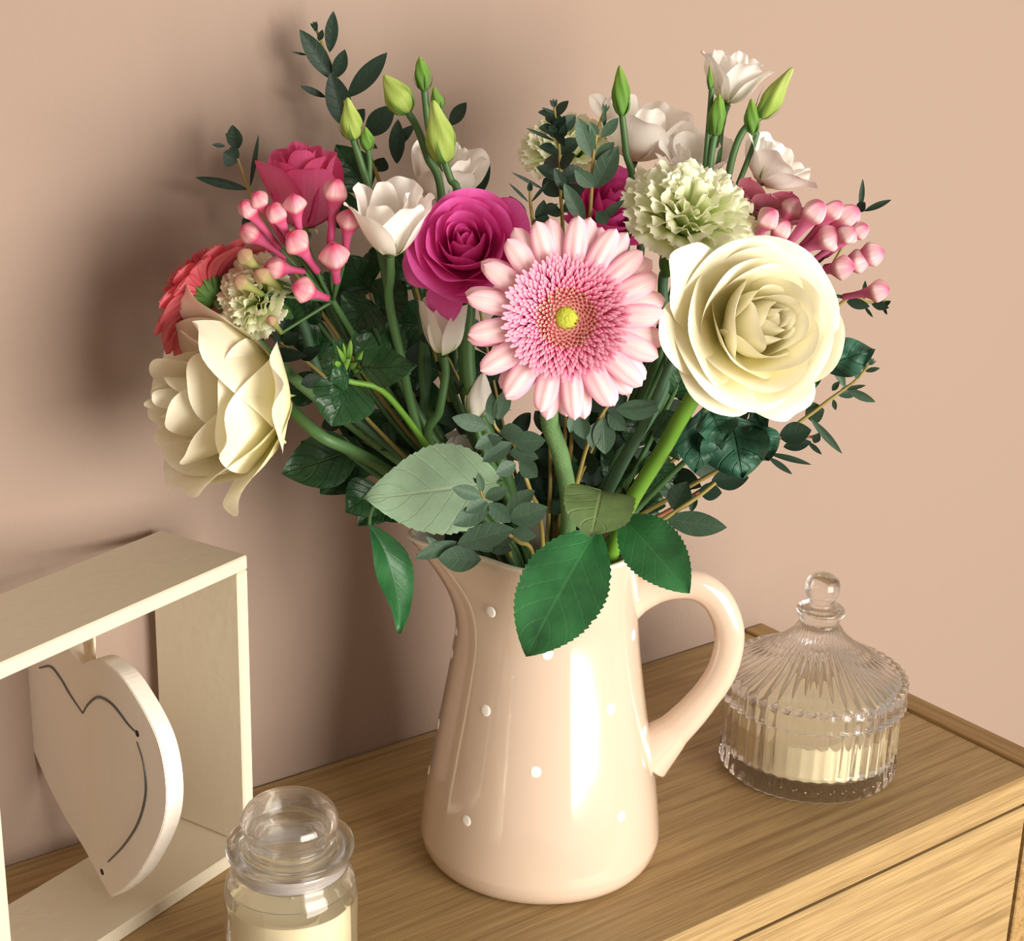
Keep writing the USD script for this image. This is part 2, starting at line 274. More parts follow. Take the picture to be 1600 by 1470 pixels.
zz = spline(PROF[1:], 6); zz = np.vstack([[0.0005, 0.0], zz])
jug.part("body", lathe(zz, 128, spout), GLAZE)
zi = np.linspace(HJ, 0.006, 40); inner = np.stack([np.where(zi > 0.012, np.interp(zi, PROF[4:, 1], PROF[4:, 0]) - 0.0042, 0.05), zi], 1)
rimz = [(0.0458, HJ), (0.0450, HJ + 0.0012), (0.0438, HJ + 0.0015), (0.0424, HJ + 0.001)]
jug.part("inside", lathe(np.vstack([rimz, inner[1:], [[0.0005, 0.006]]]), 128, spout), GLAZE_IN, label="white glazed inside and rim")
hp = [(978, 934), (1010, 922), (1050, 912), (1092, 916), (1124, 942), (1140, 990), (1128, 1048), (1092, 1100), (1050, 1143), (1006, 1180)]
hc = spline([P(x, y, 0.0) for x, y in hp], 14)
hr = np.interp(np.linspace(0, 1, 60), [0, .06, .15, .3, .5, .75, .88, 1], [.0105, .0085, .0068, .0062, .0060, .0062, .0075, .0125])
jug.part("handle", tube(hc, hr, 20, 1.25, ref=UP), GLAZE)
def on_jug(px, py):
    """Where the sight line meets the jug's side, and the slope there."""
    r = ray(px, py); lo = None
    for s in np.linspace(0.6, 0.95, 3500):
        p = EYE + r * s
        if 0 < p[2] < HJ and math.hypot(p[0], p[1]) < jug_r(p[2]): lo = p; break
    return lo
az = [on_jug(*q) for q in [(767, 956), (759, 1110), (837, 1206), (729, 1282), (955, 1108), (971, 1275), (855, 1022), (713, 985), (685, 1131), (1008, 1142), (990, 992), (866, 1372)][:11]]
spots = [(math.atan2(p[1], p[0]), p[2]) for p in az if p is not None]
spots += [(a, z) for i, z in enumerate((0.012, 0.045, 0.078, 0.11, 0.14)) for a in (1.1 + 0.5 * (i % 2), 2.1 + 0.5 * (i % 2)) ]
for a, z in spots:
    k = 7; rr, aa = np.meshgrid(np.linspace(0.001, 1, k), np.arange(20) * 2 * np.pi / 20, indexing="ij")
    R0 = 0.0029; du, dz = R0 * rr * np.cos(aa), R0 * rr * np.sin(aa)
    rad = jug_r(z + dz) + 0.00045 * np.sqrt(np.clip(1 - rr**3, 0, 1)) - 0.00008
    th = a + du / jug_r(z)
    jug.part("spot", grid(np.stack([rad * np.cos(th), rad * np.sin(th), z + dz], -1), wrap=True, flip=False), SPOT)

# ------------------------------------------------------------------ white box frame with a hanging heart
c_fr = PZ(399, 1330)                                  # foot of the frame's near right edge
FA = 1.0122455 - YAW; fx, fn = np.array([math.cos(FA), math.sin(FA), 0]), np.array([math.sin(FA), -math.cos(FA), 0])   # along the frame, out of its front
DEP, TH = 0.057, 0.0075
r_ = ray(387, 866.7); q_ = r_ * ((c_fr - EYE)[:2] @ (c_fr - EYE)[:2] / (r_[:2] @ (c_fr - EYE)[:2])); HF = float((EYE + q_)[2])
r_ = ray(14, 1461); A_ = np.array([[r_[0], -fx[0]], [r_[1], -fx[1]]]); s_ = np.linalg.solve(A_, (c_fr - EYE)[:2]); WF = -float(s_[1]) + 0.006
frm = Thing("box_frame", "white painted wooden box frame standing open on the sideboard", "frame", c_fr)
def fbox(a0, a1, d0, d1, z0, z1, ch=0.0008):
    m = box((a0, d0, z0), (a1, d1, z1), ch); v = m.vertices
    return trimesh.Trimesh(c_fr + v[:, :1] * fx + v[:, 1:2] * fn + v[:, 2:] * UP, m.faces[:, ::-1], process=False)
print("frame", HF, WF, DEP)
frm.part("top_board", fbox(-WF, 0, -DEP, 0, HF - TH, HF), WHITE, smooth=False)
frm.part("bottom_board", fbox(-WF, 0, -DEP, 0, 0, TH), WHITE, smooth=False)
frm.part("side_board", fbox(-TH, 0, -DEP, 0, TH + 1e-4, HF - TH - 1e-4), WHITE, smooth=False)
frm.part("side_board", fbox(-WF, -WF + TH, -DEP, 0, TH + 1e-4, HF - TH - 1e-4), WHITE, smooth=False)

# heart hanging inside the frame, turned away from the window
r_ = ray(128, 1026); mid = c_fr - fn * DEP * 0.5
h0 = EYE + r_ * (((mid - EYE) @ fn) / (r_ @ fn))
he, hn = V(0.66, 0, 0.75), V(-0.75, 0, 0.66)
def on_heart(px, py, lift=0.0):
    r = ray(px, py); p = EYE + r * (((h0 - EYE) @ hn) / (r @ hn)); return np.array([(p - h0) @ he, (p - h0) @ UP])
def z7(x, y): return x / 2.2617, 820 + y / 2.2617
ho = [z7(*q) for q in [(288, 492), (318, 478), (350, 476), (385, 498), (440, 550), (520, 680), (568, 800), (588, 950), (570, 1080), (500, 1220), (440, 1285), (392, 1316), (360, 1262), (300, 1150), (200, 980), (112, 780), (68, 620), (60, 540), (78, 470), (120, 425), (175, 405), (230, 425), (268, 465)]]
h2 = [on_heart(*q) for q in ho]
from shapely.geometry import Polygon
hpts = np.vstack([spline(h2[:11], 6), spline(h2[11:], 6)]); hpoly = Polygon(hpts).buffer(0)
HT = 0.0085
def heart_mesh(poly, a, b):
    m = trimesh.creation.extrude_polygon(poly, b - a, engine="earcut"); v = m.vertices
    return T(h0 + v[:, :1] * he + v[:, 1:2] * UP + (v[:, 2:] + a) * hn, m.faces[:, ::-1])
hrt = Thing("heart_ornament", "cream painted wooden heart hanging inside the white box frame", "heart ornament", h0)
hb = trimesh.util.concatenate([heart_mesh(hpoly.buffer(-0.0004), -HT, 0.0), heart_mesh(hpoly, -HT + 0.0004, -0.0004)])
hrt.part("body", hb, CREAMPAINT, smooth=False)
def on3(q, lift): a = on_heart(*q); return h0 + a[0] * he + a[1] * UP + lift * hn
for ln in ([(140, 505), (180, 500), (215, 540), (250, 600), (293, 665)], [(293, 665), (315, 630), (350, 608), (400, 635), (455, 705), (482, 733)], [(485, 765), (510, 850), (516, 950), (490, 1050), (440, 1130), (383, 1190)]):
    hrt.part("wire", tube(spline([on3(z7(*q), 0.0001) for q in ln], 8), [0.0004, 0.0007, 0.0007, 0.0004], 8), WIRE)
for q in [(485, 737), (361, 1226)]:
    c = on3(z7(*q), 0.0); k = np.arange(16) * np.pi / 8
    hrt.part("drilled_hole", tube([c - 0.002 * hn, c + 0.00015 * hn], 0.0016, 14), DARKHOLE)
top_in = c_fr[2] + HF - TH
hp0 = np.array([h0[0], h0[1], top_in])
hrt.part("hanger_tape", tube(spline([hp0 + he * 0.0035 - hn * 0.004, h0 + UP * 0.004 + he * 0.003 - hn * 0.004, h0 - UP * 0.006 - hn * 0.004, h0 + UP * 0.004 - he * 0.003 - hn * 0.004, hp0 - he * 0.0035 - hn * 0.004], 6), 0.0028, 8, 0.35, ref=hn), STRING)

# ------------------------------------------------------------------ candle jar in front
jc = PZ(458, 1560)
jar = Thing("candle_jar", "small round clear glass candle jar with domed lid in front of the box frame", "candle jar", jc)
def put(m, c): return T(np.asarray(m.vertices) + c, m.faces, getattr(m, "uv", None))
def shell(prof, n=5): return spline(np.array(prof), n)
body = [(0.0005, 0), (0.020, 0), (0.0262, 0.0012), (0.0285, 0.005), (0.0287, 0.010), (0.0287, 0.050), (0.0285, 0.058), (0.0268, 0.0645), (0.0250, 0.0675), (0.0246, 0.0695), (0.0250, 0.0715), (0.0252, 0.0735), (0.0246, 0.0752), (0.0234, 0.0752), (0.0228, 0.0730), (0.0227, 0.0690), (0.0238, 0.0655), (0.0258, 0.0610), (0.0262, 0.056), (0.0262, 0.008), (0.0240, 0.0045), (0.0005, 0.0040)]
jar.part("jar_body", put(lathe(shell(body, 4), 72), jc), GLASS)
lid = [(0.0005, 0.0660), (0.0190, 0.0660), (0.0202, 0.0672), (0.0205, 0.0752), (0.0262, 0.0756), (0.0273, 0.0770), (0.0274, 0.0788), (0.0266, 0.0802), (0.0215, 0.0812), (0.0192, 0.0824), (0.0192, 0.0842), (0.0204, 0.0872), (0.0208, 0.0900), (0.0202, 0.0930), (0.0180, 0.0962), (0.0140, 0.0983), (0.0080, 0.0992), (0.0005, 0.0994)]
lidin = [(0.0005, 0.0968), (0.0080, 0.0964), (0.0136, 0.0952), (0.0165, 0.0925), (0.0176, 0.0895), (0.0170, 0.086), (0.0162, 0.083), (0.0170, 0.078), (0.0172, 0.071), (0.0160, 0.0688), (0.0005, 0.0684)]
lo_, li_ = put(lathe(shell(lid, 4), 72), jc), put(lathe(shell(lidin, 4), 72), jc)
jar.part("lid", cat([lo_, li_]), GLASS)
jar.part("lid_seal", put(lathe(shell([(0.0207, 0.0676), (0.0224, 0.0680), (0.0224, 0.0690), (0.0215, 0.0705), (0.0224, 0.0718), (0.0222, 0.0735), (0.0208, 0.0740)], 3), 60), jc), SEAL)
cd = Thing("candle", "cream wax candle filling the round jar with the domed lid", "candle", jc + [0, 0, 0.0046], "candles in glass jars")
cd.part("wax", put(lathe(shell([(0.0005, 0.0046), (0.0235, 0.0050), (0.0256, 0.0085), (0.0257, 0.0505), (0.0250, 0.0515), (0.0225, 0.0508), (0.0005, 0.0506)], 4), 64), jc), WAX)
cd.part("wick", tube([jc + [0, 0, 0.050], jc + [0.0004, 0, 0.055], jc + [0.0015, 0.0005, 0.059]], 0.0007, 6), WICK)

# ------------------------------------------------------------------ ribbed glass jar with a candle
gc = PZ(1259, 1192)
rj = Thing("ribbed_jar", "ribbed cut glass jar with a tent-shaped lid and ball knob behind the jug handle", "glass jar", gc)
NR = 44
def ribs(amp, p0=1.0):
    def f(r, z, th): return r * (1 + amp(z) * (np.abs(np.cos(th * NR / 2)) - 0.4)) , z, th
    return f
def ribs_m(d):      # d: depth of the ribs for each profile row
    d = np.asarray(d, float)[:, None]
    return lambda r, z, th: (r + d * (np.abs(np.cos(th * NR / 2)) - 0.5), z, th)
def prof_d(rows, n=4):
    a = spline(np.array(rows), n); return a[:, :2], np.clip(a[:, 2], 0, None)
pr, dd = prof_d([(0.0005, 0, 0), (0.040, 0, 0), (0.0468, 0.0008, .0004), (0.0492, 0.0030, .0014), (0.0494, 0.0080, .0018), (0.0490, 0.0120, .0018), (0.0490, 0.0400, .0018), (0.0486, 0.0425, .001), (0.0470, 0.0428, 0), (0.0458, 0.0420, 0), (0.0452, 0.0390, 0), (0.0444, 0.0160, 0), (0.0425, 0.0120, 0), (0.0005, 0.0110, 0)])
rj.part("jar_body", put(lathe(pr, NR * 8, ribs_m(dd * 1.6)), gc), GLASS2)
pr, dd = prof_d([(0.0005, 0.1190, 0), (0.0050, 0.1178, 0), (0.0085, 0.1150, 0), (0.0098, 0.1105, 0), (0.0090, 0.1060, 0), (0.0066, 0.1020, 0), (0.0064, 0.1000, 0), (0.0080, 0.0990, 0), (0.0128, 0.0982, 0), (0.0134, 0.0955, 0), (0.0122, 0.0930, 0), (0.0110, 0.0905, 0), (0.0118, 0.0880, .0001), (0.0160, 0.0815, .0006), (0.0250, 0.0738, .001), (0.0380, 0.0660, .0014), (0.0480, 0.0606, .0018), (0.0508, 0.0588, .0020), (0.0512, 0.0570, .0020), (0.0508, 0.0520, .0016), (0.0511, 0.0455, .0022), (0.0508, 0.0438, .0020), (0.0490, 0.0434, 0), (0.0480, 0.0440, 0), (0.0475, 0.0540, 0), (0.0440, 0.0585, 0), (0.0340, 0.0642, 0), (0.0220, 0.0715, 0), (0.0120, 0.0780, 0), (0.0005, 0.0800, 0)][::-1])
rj.part("lid", put(lathe(pr, NR * 8, ribs_m(dd * 1.6)), gc), GLASS2)
c2 = Thing("candle", "pale yellow wax candle inside the ribbed glass jar with ball knob", "candle", gc + [0, 0, 0.0115], "candles in glass jars")
c2.part("wax", put(lathe(shell([(0.0005, 0.0122), (0.0390, 0.0124), (0.0408, 0.0140), (0.0412, 0.0290), (0.0400, 0.0302), (0.0330, 0.0290), (0.0005, 0.0288)], 4), 64), gc), WAX)
c2.part("wick", tube([gc + [0, 0, 0.0285], gc + [0, 0.0003, 0.033], gc + [0.001, 0.0005, 0.037]], 0.0008, 6), WICK)

# ------------------------------------------------------------------ flower pieces
def bez(p, v):
    p = np.asarray(p, float); v = v[:, None]; w = 1 - v
    return w**3 * p[0] + 3 * w * w * v * p[1] + 3 * w * v * v * p[2] + v**3 * p[3]
def petal(mer, W, k=1.0, vm=0.62, tip=0.0, edge=0.0, ruffle=0.0, nruf=5, noise=0.0, seed=0, nv=18, nu=17, base=0.25, sq=2.3, rho_min=0.004, serr=0.0, nser=10, twist=0.0, fan=0.0):
    """A petal standing about the z axis on the +x side. mer: 4 Bezier points (radius, height) from base to tip; W: half width; k: how much flatter than round about the axis."""
    v = np.linspace(0, 1, nv) ** 0.92; u = np.linspace(-1, 1, nu); uu = np.broadcast_to(u, (nv, nu))
    if fan: ve = np.broadcast_to(v[:, None], (nv, nu))
    elif sq <= 1.3: ve = np.broadcast_to(v[:, None], (nv, nu))
    else: ve = v[:, None] * (1 - (1 - vm) * np.abs(u[None, :]) ** (sq + 0.4))
    rz = bez(mer, v); R_, Z_ = (np.interp(ve, v, rz[:, k_]) for k_ in (0, 1))
    lo = base + (1 - base) * np.sin(np.pi / 2 * np.clip(ve / vm, 0, 1)) ** 0.9
    w = W * (base + (1 - base) * ve**0.9) if fan else W * lo
    if sq <= 1.3 and not fan: w = w * np.maximum((1 - np.clip((ve - vm) / (1 - vm), 0, 1) ** sq) ** (1 / sq), 0.01)
    rho = np.maximum(R_, rho_min) * k + 0.001
    a = np.clip(uu * w / rho, -2.9, 2.9)
    r = R_ - rho * (1 - np.cos(a)); y = rho * np.sin(a); z = Z_.copy()
    t = np.gradient(rz, axis=0); t /= np.linalg.norm(t, axis=1, keepdims=True) + 1e-12
    T0, T1 = (np.interp(ve, v, t[:, k_]) for k_ in (0, 1)); nr, nz = T1, -T0      # outward across the petal
    vv = ve
    off = edge * np.abs(uu) ** 3 * vv**1.5 + tip * np.exp(-(uu / 0.3) ** 2) * vv**9
    if ruffle: off = off + ruffle * np.sin(uu * nruf * np.pi + seed * 1.7) * vv**2.5
    if noise: off = off + noise * (meshkit.noise(np.stack([uu * 1.7 + seed, vv * 2.3, 0 * uu + seed * 3.1], -1), seed) - 0.5) * 2
    if serr:
        st = serr * (0.5 * np.abs(((uu * nser + seed * 0.37) % 1) - 0.5) * 2 + 0.8 * meshkit.noise(np.stack([uu * 4 + seed * 5.1, 0 * uu, 0 * uu], -1), seed)) * vv**6
        z = z - st * T1; r = r - st * T0
    if fan:
        dr = fan * (1 - np.sqrt(np.clip(1 - (uu * 0.85) ** 2, 0, 1))) * vv
        z = z - dr * T1; r = r - dr * T0
    r, z = r + nr * off, z + nz * off
    pts = np.stack([r, y + twist * vv**2, z], -1)
    return grid(pts, np.stack([uu * 0.5 + 0.5, np.broadcast_to(v[:, None], uu.shape)], -1))
def catpts(*a): return [np.asarray(x, float) for x in a]

MOUTH = P(860, 840, 0.0); MOUTH[2] = HJ - 0.004
def into_jug(px, t=0.0, seed=0):
    """Where a stem passes the jug's mouth, and where it ends inside."""
    p = P(px, 845, t); a = p - np.array([0, 0, p[2]]); a[2] = 0
    n = np.linalg.norm(a); a = a / max(n, 1e-9) * min(n, 0.034)
    b = -a * 0.75 * (0.8 + 0.3 * math.sin(seed * 2.1))
    return [np.array([a[0], a[1], HJ - 0.003]), np.array([a[0] * 0.6 + b[0] * 0.4, a[1] * 0.6 + b[1] * 0.4, 0.10]), np.array([b[0], b[1], 0.012 + 0.003 * (seed % 5)])]
def stem_path(head, axis, mids, mpx, mt=0.0, seed=0, n=12):
    pts = [head] + ([head - unit(axis) * 0.010] if axis is not None else []) + mids + into_jug(mpx, mt, seed)
    return spline(pts, n)
BASE0 = np.array([0, 0, 0.012])

def rose(th, c, axis, R, H, mt, n=24, drop=0.34, seed=0, ref=None, core=0.06, open_=1.0, extra=(), smat=PALESEPAL, tipsh=0.0015, qmin=0.0, curlk=1.0, wk=1.0):
    B = basis(axis, ref); rng = np.random.RandomState(seed)
    c0 = c - unit(axis) * H
    for i in range(n):
        q = qmin + (1 - qmin) * i / (n - 1)
        rt = R * (core + (1 - core) * q**1.1 * open_)
        zt = H * (1.0 - 0.05 * rng.rand() + 0.05 * math.sin(i) * (q < 0.6) - drop * q**2.0)
        tipc = max(0, q - 0.25) * 0.34 * R * curlk
        mer = [(0.06 * R, 0.0), (0.32 * R + 0.62 * rt, 0.12 * H), (rt * 0.93, 0.70 * zt), (rt + tipc, zt - 0.45 * tipc)]
        m = petal(mer, (1.12 * rt + 0.10 * R) * wk, k=1.0 + 0.55 * q, vm=0.50 + 0.12 * rng.rand(), tip=tipsh * q, edge=(0.05 + 0.20 * q) * R * q * curlk, noise=0.020 * R + 0.05 * R * q, seed=seed * 50 + i, nv=20, nu=21, sq=2.0 + 0.5 * rng.rand())
        th.part("petal", place(rotz(m, i * 2.39996 + rng.rand() * 0.35 + seed), B, c0), mt)
    for j, (az, mer, W, kw) in enumerate(extra):
        m = petal([(a * R, b * H) for a, b in mer], W * R, seed=seed * 50 + 90 + j, **kw)
        th.part("petal", place(rotz(m, az), B, c0), mt)
    hip = lathe([(0.0004, -0.10 * H), (0.05 * R, -0.10 * H), (0.10 * R, -0.05 * H), (0.16 * R, 0.0), (0.17 * R, 0.05 * H), (0.1 * R, 0.08 * H)], 16)
    th.part("calyx", place(hip, B, c0), SEPAL)
    for j in range(5):
        m = petal([(0.10 * R, 0), (0.32 * R, -0.02 * H), (0.46 * R, 0.10 * H), (0.62 * R, -0.02 * H)], 0.11 * R, k=3, vm=0.3, sq=1.2, base=0.7, noise=0.03 * R, seed=seed + j, nv=10, nu=7)
        th.part("sepal", place(rotz(m, j * 1.2566 + seed), B, c0), smat)
    return c0 - unit(axis) * 0.09 * H

def gerbera(th, c, axis, R, mray, mfl=FLORET, min_=FLORETIN, rows=((17, 1.0, 0.02, 0.0), (17, 0.98, -0.05, 0.5)), seed=0, cup=0.0, wide=0.155, disc=True, ref=None, mc=DISC):
    B = basis(axis, ref); rng = np.random.RandomState(int(seed * 10) + 3)
    for (n, rr, lift, ph) in rows:
        for i in range(n):
            Rk = R * rr * (1 + 0.05 * (rng.rand() - 0.5)); l = lift + 0.05 * (rng.rand() - 0.5)
            mer = [(0.22 * R, -0.05 * R + lift * 0.15 * R), (0.45 * R, (0.03 + l * 0.3 + 0.10 * cup) * R), (0.75 * R, (0.05 + l + 0.5 * cup) * R), (Rk, (-0.02 + l * 1.5 + cup) * R)]
            v = np.linspace(0, 1, 20); u = np.linspace(-1, 1, 13); uu, vv = np.meshgrid(u, v)
            rz = bez(mer, v); w = wide * R * (0.45 + 0.55 * np.sin(np.pi / 2 * np.clip(v / 0.6, 0, 1))) * np.maximum((1 - np.clip((v - 0.6) / 0.4, 0, 1) ** 2.2) ** (1 / 2.2), 0.05) * (0.92 + 0.16 * rng.rand())
            ridge = 0.006 * R * np.cos(uu * np.pi * 2.5) * (1 - vv**4) - 0.028 * R * uu**2
            pts = np.stack([np.broadcast_to(rz[:, :1], uu.shape) - 0.03 * R * np.abs(uu) ** 2 * 0, uu * w[:, None] + 0.05 * R * (rng.rand() - 0.5) * vv**2, np.broadcast_to(rz[:, 1:], uu.shape) + ridge], -1)
            m = grid(pts, np.stack([uu * 0.5 + 0.5, vv], -1))
            th.part("ray_petal", place(rotz(m, (i + ph + 0.22 * (rng.rand() - 0.5)) * 2 * np.pi / n + seed), B, c), mray)
    if disc:
        outer, inner = [], []
        for i in range(620):
            q = math.sqrt((i + 22) / 642.0); rad = 0.53 * R * q
            if q < 0.19: continue
            L = R * (0.030 + 0.105 * q**1.6); W = R * (0.0095 + 0.0175 * q)
            lean = 0.25 + 0.75 * q
            mer = [(rad * 0.93, 0.0), (rad * 0.95, 0.5 * L), (rad + 0.3 * L * lean, 0.9 * L), (rad + L * lean * 0.85, 0.95 * L)]
            m = petal(mer, W, k=0.35, vm=0.6, nv=6, nu=5, base=0.6, rho_min=0.001)
            m.vertices[:, 2] += R * (0.03 + 0.055 * (1 - q))
            m = rotz(m, i * 2.39996 + 0.1 * rng.rand()); (outer if q > 0.53 else inner).append(m)
        th.part("outer_floret_ring", place(cat(outer), B, c), mfl, kind="stuff")
        th.part("inner_floret_ring", place(cat(inner), B, c), min_, kind="stuff")
        th.part("disc", place(lathe([(1e-6, 0.10 * R), (0.04 * R, 0.098 * R), (0.09 * R, 0.085 * R), (0.115 * R, 0.062 * R), (0.12 * R, 0.03 * R), (0.0004, 0.02 * R)][::-1], 40), B, c), mc)
        th.part("receptacle", place(lathe([(0.0004, 0.06 * R), (0.13 * R, 0.055 * R), (0.5 * R, 0.01 * R), (0.5 * R, -0.03 * R), (0.0004, -0.06 * R)][::-1], 40), B, c), min_)
    cal = [lathe([(0.0004, -0.24 * R), (0.06 * R, -0.24 * R), (0.16 * R, -0.19 * R), (0.25 * R, -0.09 * R), (0.28 * R, -0.03 * R), (0.2 * R, -0.02 * R)], 24)]
    th.part("calyx", place(cal[0], B, c), SEPAL)
    for j in range(14):
        m = petal([(0.10 * R, -0.22 * R), (0.20 * R, -0.19 * R), (0.28 * R, -0.12 * R), (0.33 * R, -0.01 * R)], 0.035 * R, k=2, vm=0.3, sq=1.2, nv=7, nu=5)
        th.part("bract", place(rotz(m, j * 2 * np.pi / 14), B, c), SEPAL)
    return c - unit(axis) * 0.22 * R

def carnation(th, c, axis, R, mt, n=44, seed=0, ref=None, H=None, dome=0.5):
    B = basis(axis, ref); rng = np.random.RandomState(seed + 11); H = H or 1.05 * R
    c0 = c - unit(axis) * H * 0.8
    for i in range(n):
        q = (i / (n - 1)) ** 0.75
        el = math.radians(88 - 86 * q + 14 * (rng.rand() - 0.5))       # how upright the petal's blade stands
        n0 = (0.05 * R + 0.22 * R * q, 0.45 * H); L = R * (0.5 + 0.24 * q)
        d = np.array([math.cos(el), math.sin(el)])
        bend = np.array([math.cos(el - 0.7), math.sin(el - 0.7)])
        p1 = (n0[0] + d[0] * L * 0.3, n0[1] + d[1] * L * 0.3); p2 = (p1[0] + d[0] * L * 0.4, p1[1] + d[1] * L * 0.4); p3 = (p2[0] + bend[0] * L * 0.35, p2[1] + bend[1] * L * 0.35)
        m = petal([(0.03 * R, 0.0), p1, p2, p3], R * (0.34 + 0.20 * q), k=2.4, fan=0.20 * R, base=0.12, ruffle=R * (0.055 + 0.03 * rng.rand()), nruf=2.2 + 1.4 * rng.rand(), noise=0.05 * R, seed=seed * 60 + i, nv=16, nu=33, serr=0.10 * R, nser=7, rho_min=0.01)
        th.part("petal", place(rotz(m, i * 2.39996 + 0.4 * rng.rand()), B, c0), mt)
    th.part("calyx", place(lathe(spline([(0.0004, -0.55 * H), (0.10 * R, -0.55 * H), (0.17 * R, -0.4 * H), (0.20 * R, 0.0), (0.24 * R, 0.25 * H), (0.2 * R, 0.3 * H)], 4), 18), B, c0), SEPAL)
    return c0 - unit(axis) * 0.54 * H

def lisianthus(th, c, axis, R, H, seed=0, ref=None, n=9, flare=0.35, mt=WHITEP):
    """A goblet of ruffled petals; c is the middle of its mouth."""
    B = basis(axis, ref); rng = np.random.RandomState(seed + 21); c0 = c - unit(axis) * H
    for i in range(n):
        q = i / (n - 1); rt = R * (0.42 + 0.5 * q); zt = H * (1.0 + 0.10 * (rng.rand() - 0.5) - 0.05 * q); fl = flare * R * (0.4 + 0.8 * q) * (0.6 + 0.8 * rng.rand())
        mer = [(0.06 * R, 0), (0.55 * R + 0.45 * rt, 0.10 * H), (rt * 0.95, 0.72 * zt), (rt + fl, zt - 0.35 * fl)]
        m = petal(mer, 1.15 * rt, k=1.15 + 0.3 * q, vm=0.62, edge=0.16 * R, ruffle=0.05 * R, nruf=2.0 + rng.rand(), noise=0.08 * R, seed=seed * 40 + i, nv=20, nu=21, sq=2.6)
        th.part("petal", place(rotz(m, i * 2.39996 + seed + 0.3 * rng.rand()), B, c0), mt)
    for j in range(5):
        m = petal([(0.06 * R, -0.03 * H), (0.30 * R, 0.02 * H), (0.62 * R, 0.18 * H), (0.85 * R, 0.42 * H)], 0.035 * R, k=4, vm=0.25, sq=1.1, nv=8, nu=5)
        th.part("sepal", place(rotz(m, j * 1.2566 + 0.3), B, c0), SEPAL)
    th.part("calyx", place(lathe([(0.0004, -0.06 * H), (0.08 * R, -0.06 * H), (0.16 * R, 0.0), (0.2 * R, 0.05 * H), (0.1 * R, 0.08 * H)], 14), B, c0), SEPAL)
    return c0 - unit(axis) * 0.05 * H

def bud_mesh(base, tip, r, lobes=5, spiral=1.2, fat=0.35):
    """A closed pointed bud, its petals wound round each other."""
    L = np.linalg.norm(tip - base); B = basis(tip - base)
    pr = spline(np.array([(0.0002, 0), (0.35, 0.01), (0.72, 0.10), (1.0, fat), (0.86, fat + 0.2), (0.52, fat + 0.42), (0.28, 0.92), (0.12, 0.985), (0.01, 1.0)]) * [r, L], 4)
    zz_ = pr[:, 1:2] / L
    return place(lathe(pr, 30, lambda R_, Z, th: (R_ * (1 + 0.10 * np.cos(lobes * th + spiral * 6 * zz_)), Z, th)), B, base)
def bud(th, base, tip, r, mt, sepals=4, seed=0):
    p = th.part("bud", bud_mesh(base, tip, r, fat=0.33 + 0.05 * (seed % 3)), mt)
    B = basis(tip - base); L = np.linalg.norm(tip - base); rng = np.random.RandomState(seed + 5)
    ms = []
    for j in range(sepals):
        k = 0.55 + 0.3 * rng.rand()
        m = petal([(0.15 * r, -0.02 * L), (1.0 * r, 0.06 * L), (1.25 * r, 0.3 * L * k), (1.2 * r + 0.3 * r * rng.rand(), 0.75 * L * k)], 0.22 * r, k=2, vm=0.2, sq=1.1, nv=9, nu=5)
        th.part("sepal", place(rotz(m, j * 2 * np.pi / sepals + seed), B, base), SEPAL, parent=p)
def trumpet(base, tip, r, r0, seed=0, openb=0.0):
    """A bouvardia flower before it opens: a slender tube under a swollen four-sided head."""
    L = np.linalg.norm(tip - base); B = basis(tip - base); hl = min(1.9 * r / L, 0.6)
    z0 = 1 - hl
    pr = spline(np.array([(0.0002, 0), (r0, 0.004), (r0 * 1.05, z0 * 0.4), (r0 * 1.5, z0 * 0.8), (r * 0.72, z0 + 0.02), (r, z0 + hl * 0.36), (r * 0.88, z0 + hl * 0.62), (r * 0.5, z0 + hl * 0.88), (0.0003, 1.0)]) * [1, L], 4)
    w = np.clip((pr[:, 1:2] / L - z0 * 0.85) / (hl * 0.6), 0, 1)
    m = lathe(pr, 24, lambda R_, Z, th: (R_ * (1 + w * 0.24 * (0.62 - np.abs(np.sin(2 * th)))), Z, th))
    v = pr[:, 1] / L
    m.uv[:, 1] = np.repeat(np.where(v < z0, 0.45 * v / z0, 0.45 + 0.55 * (v - z0) / hl), 24)
    return place(rotz(m, seed), B, base)

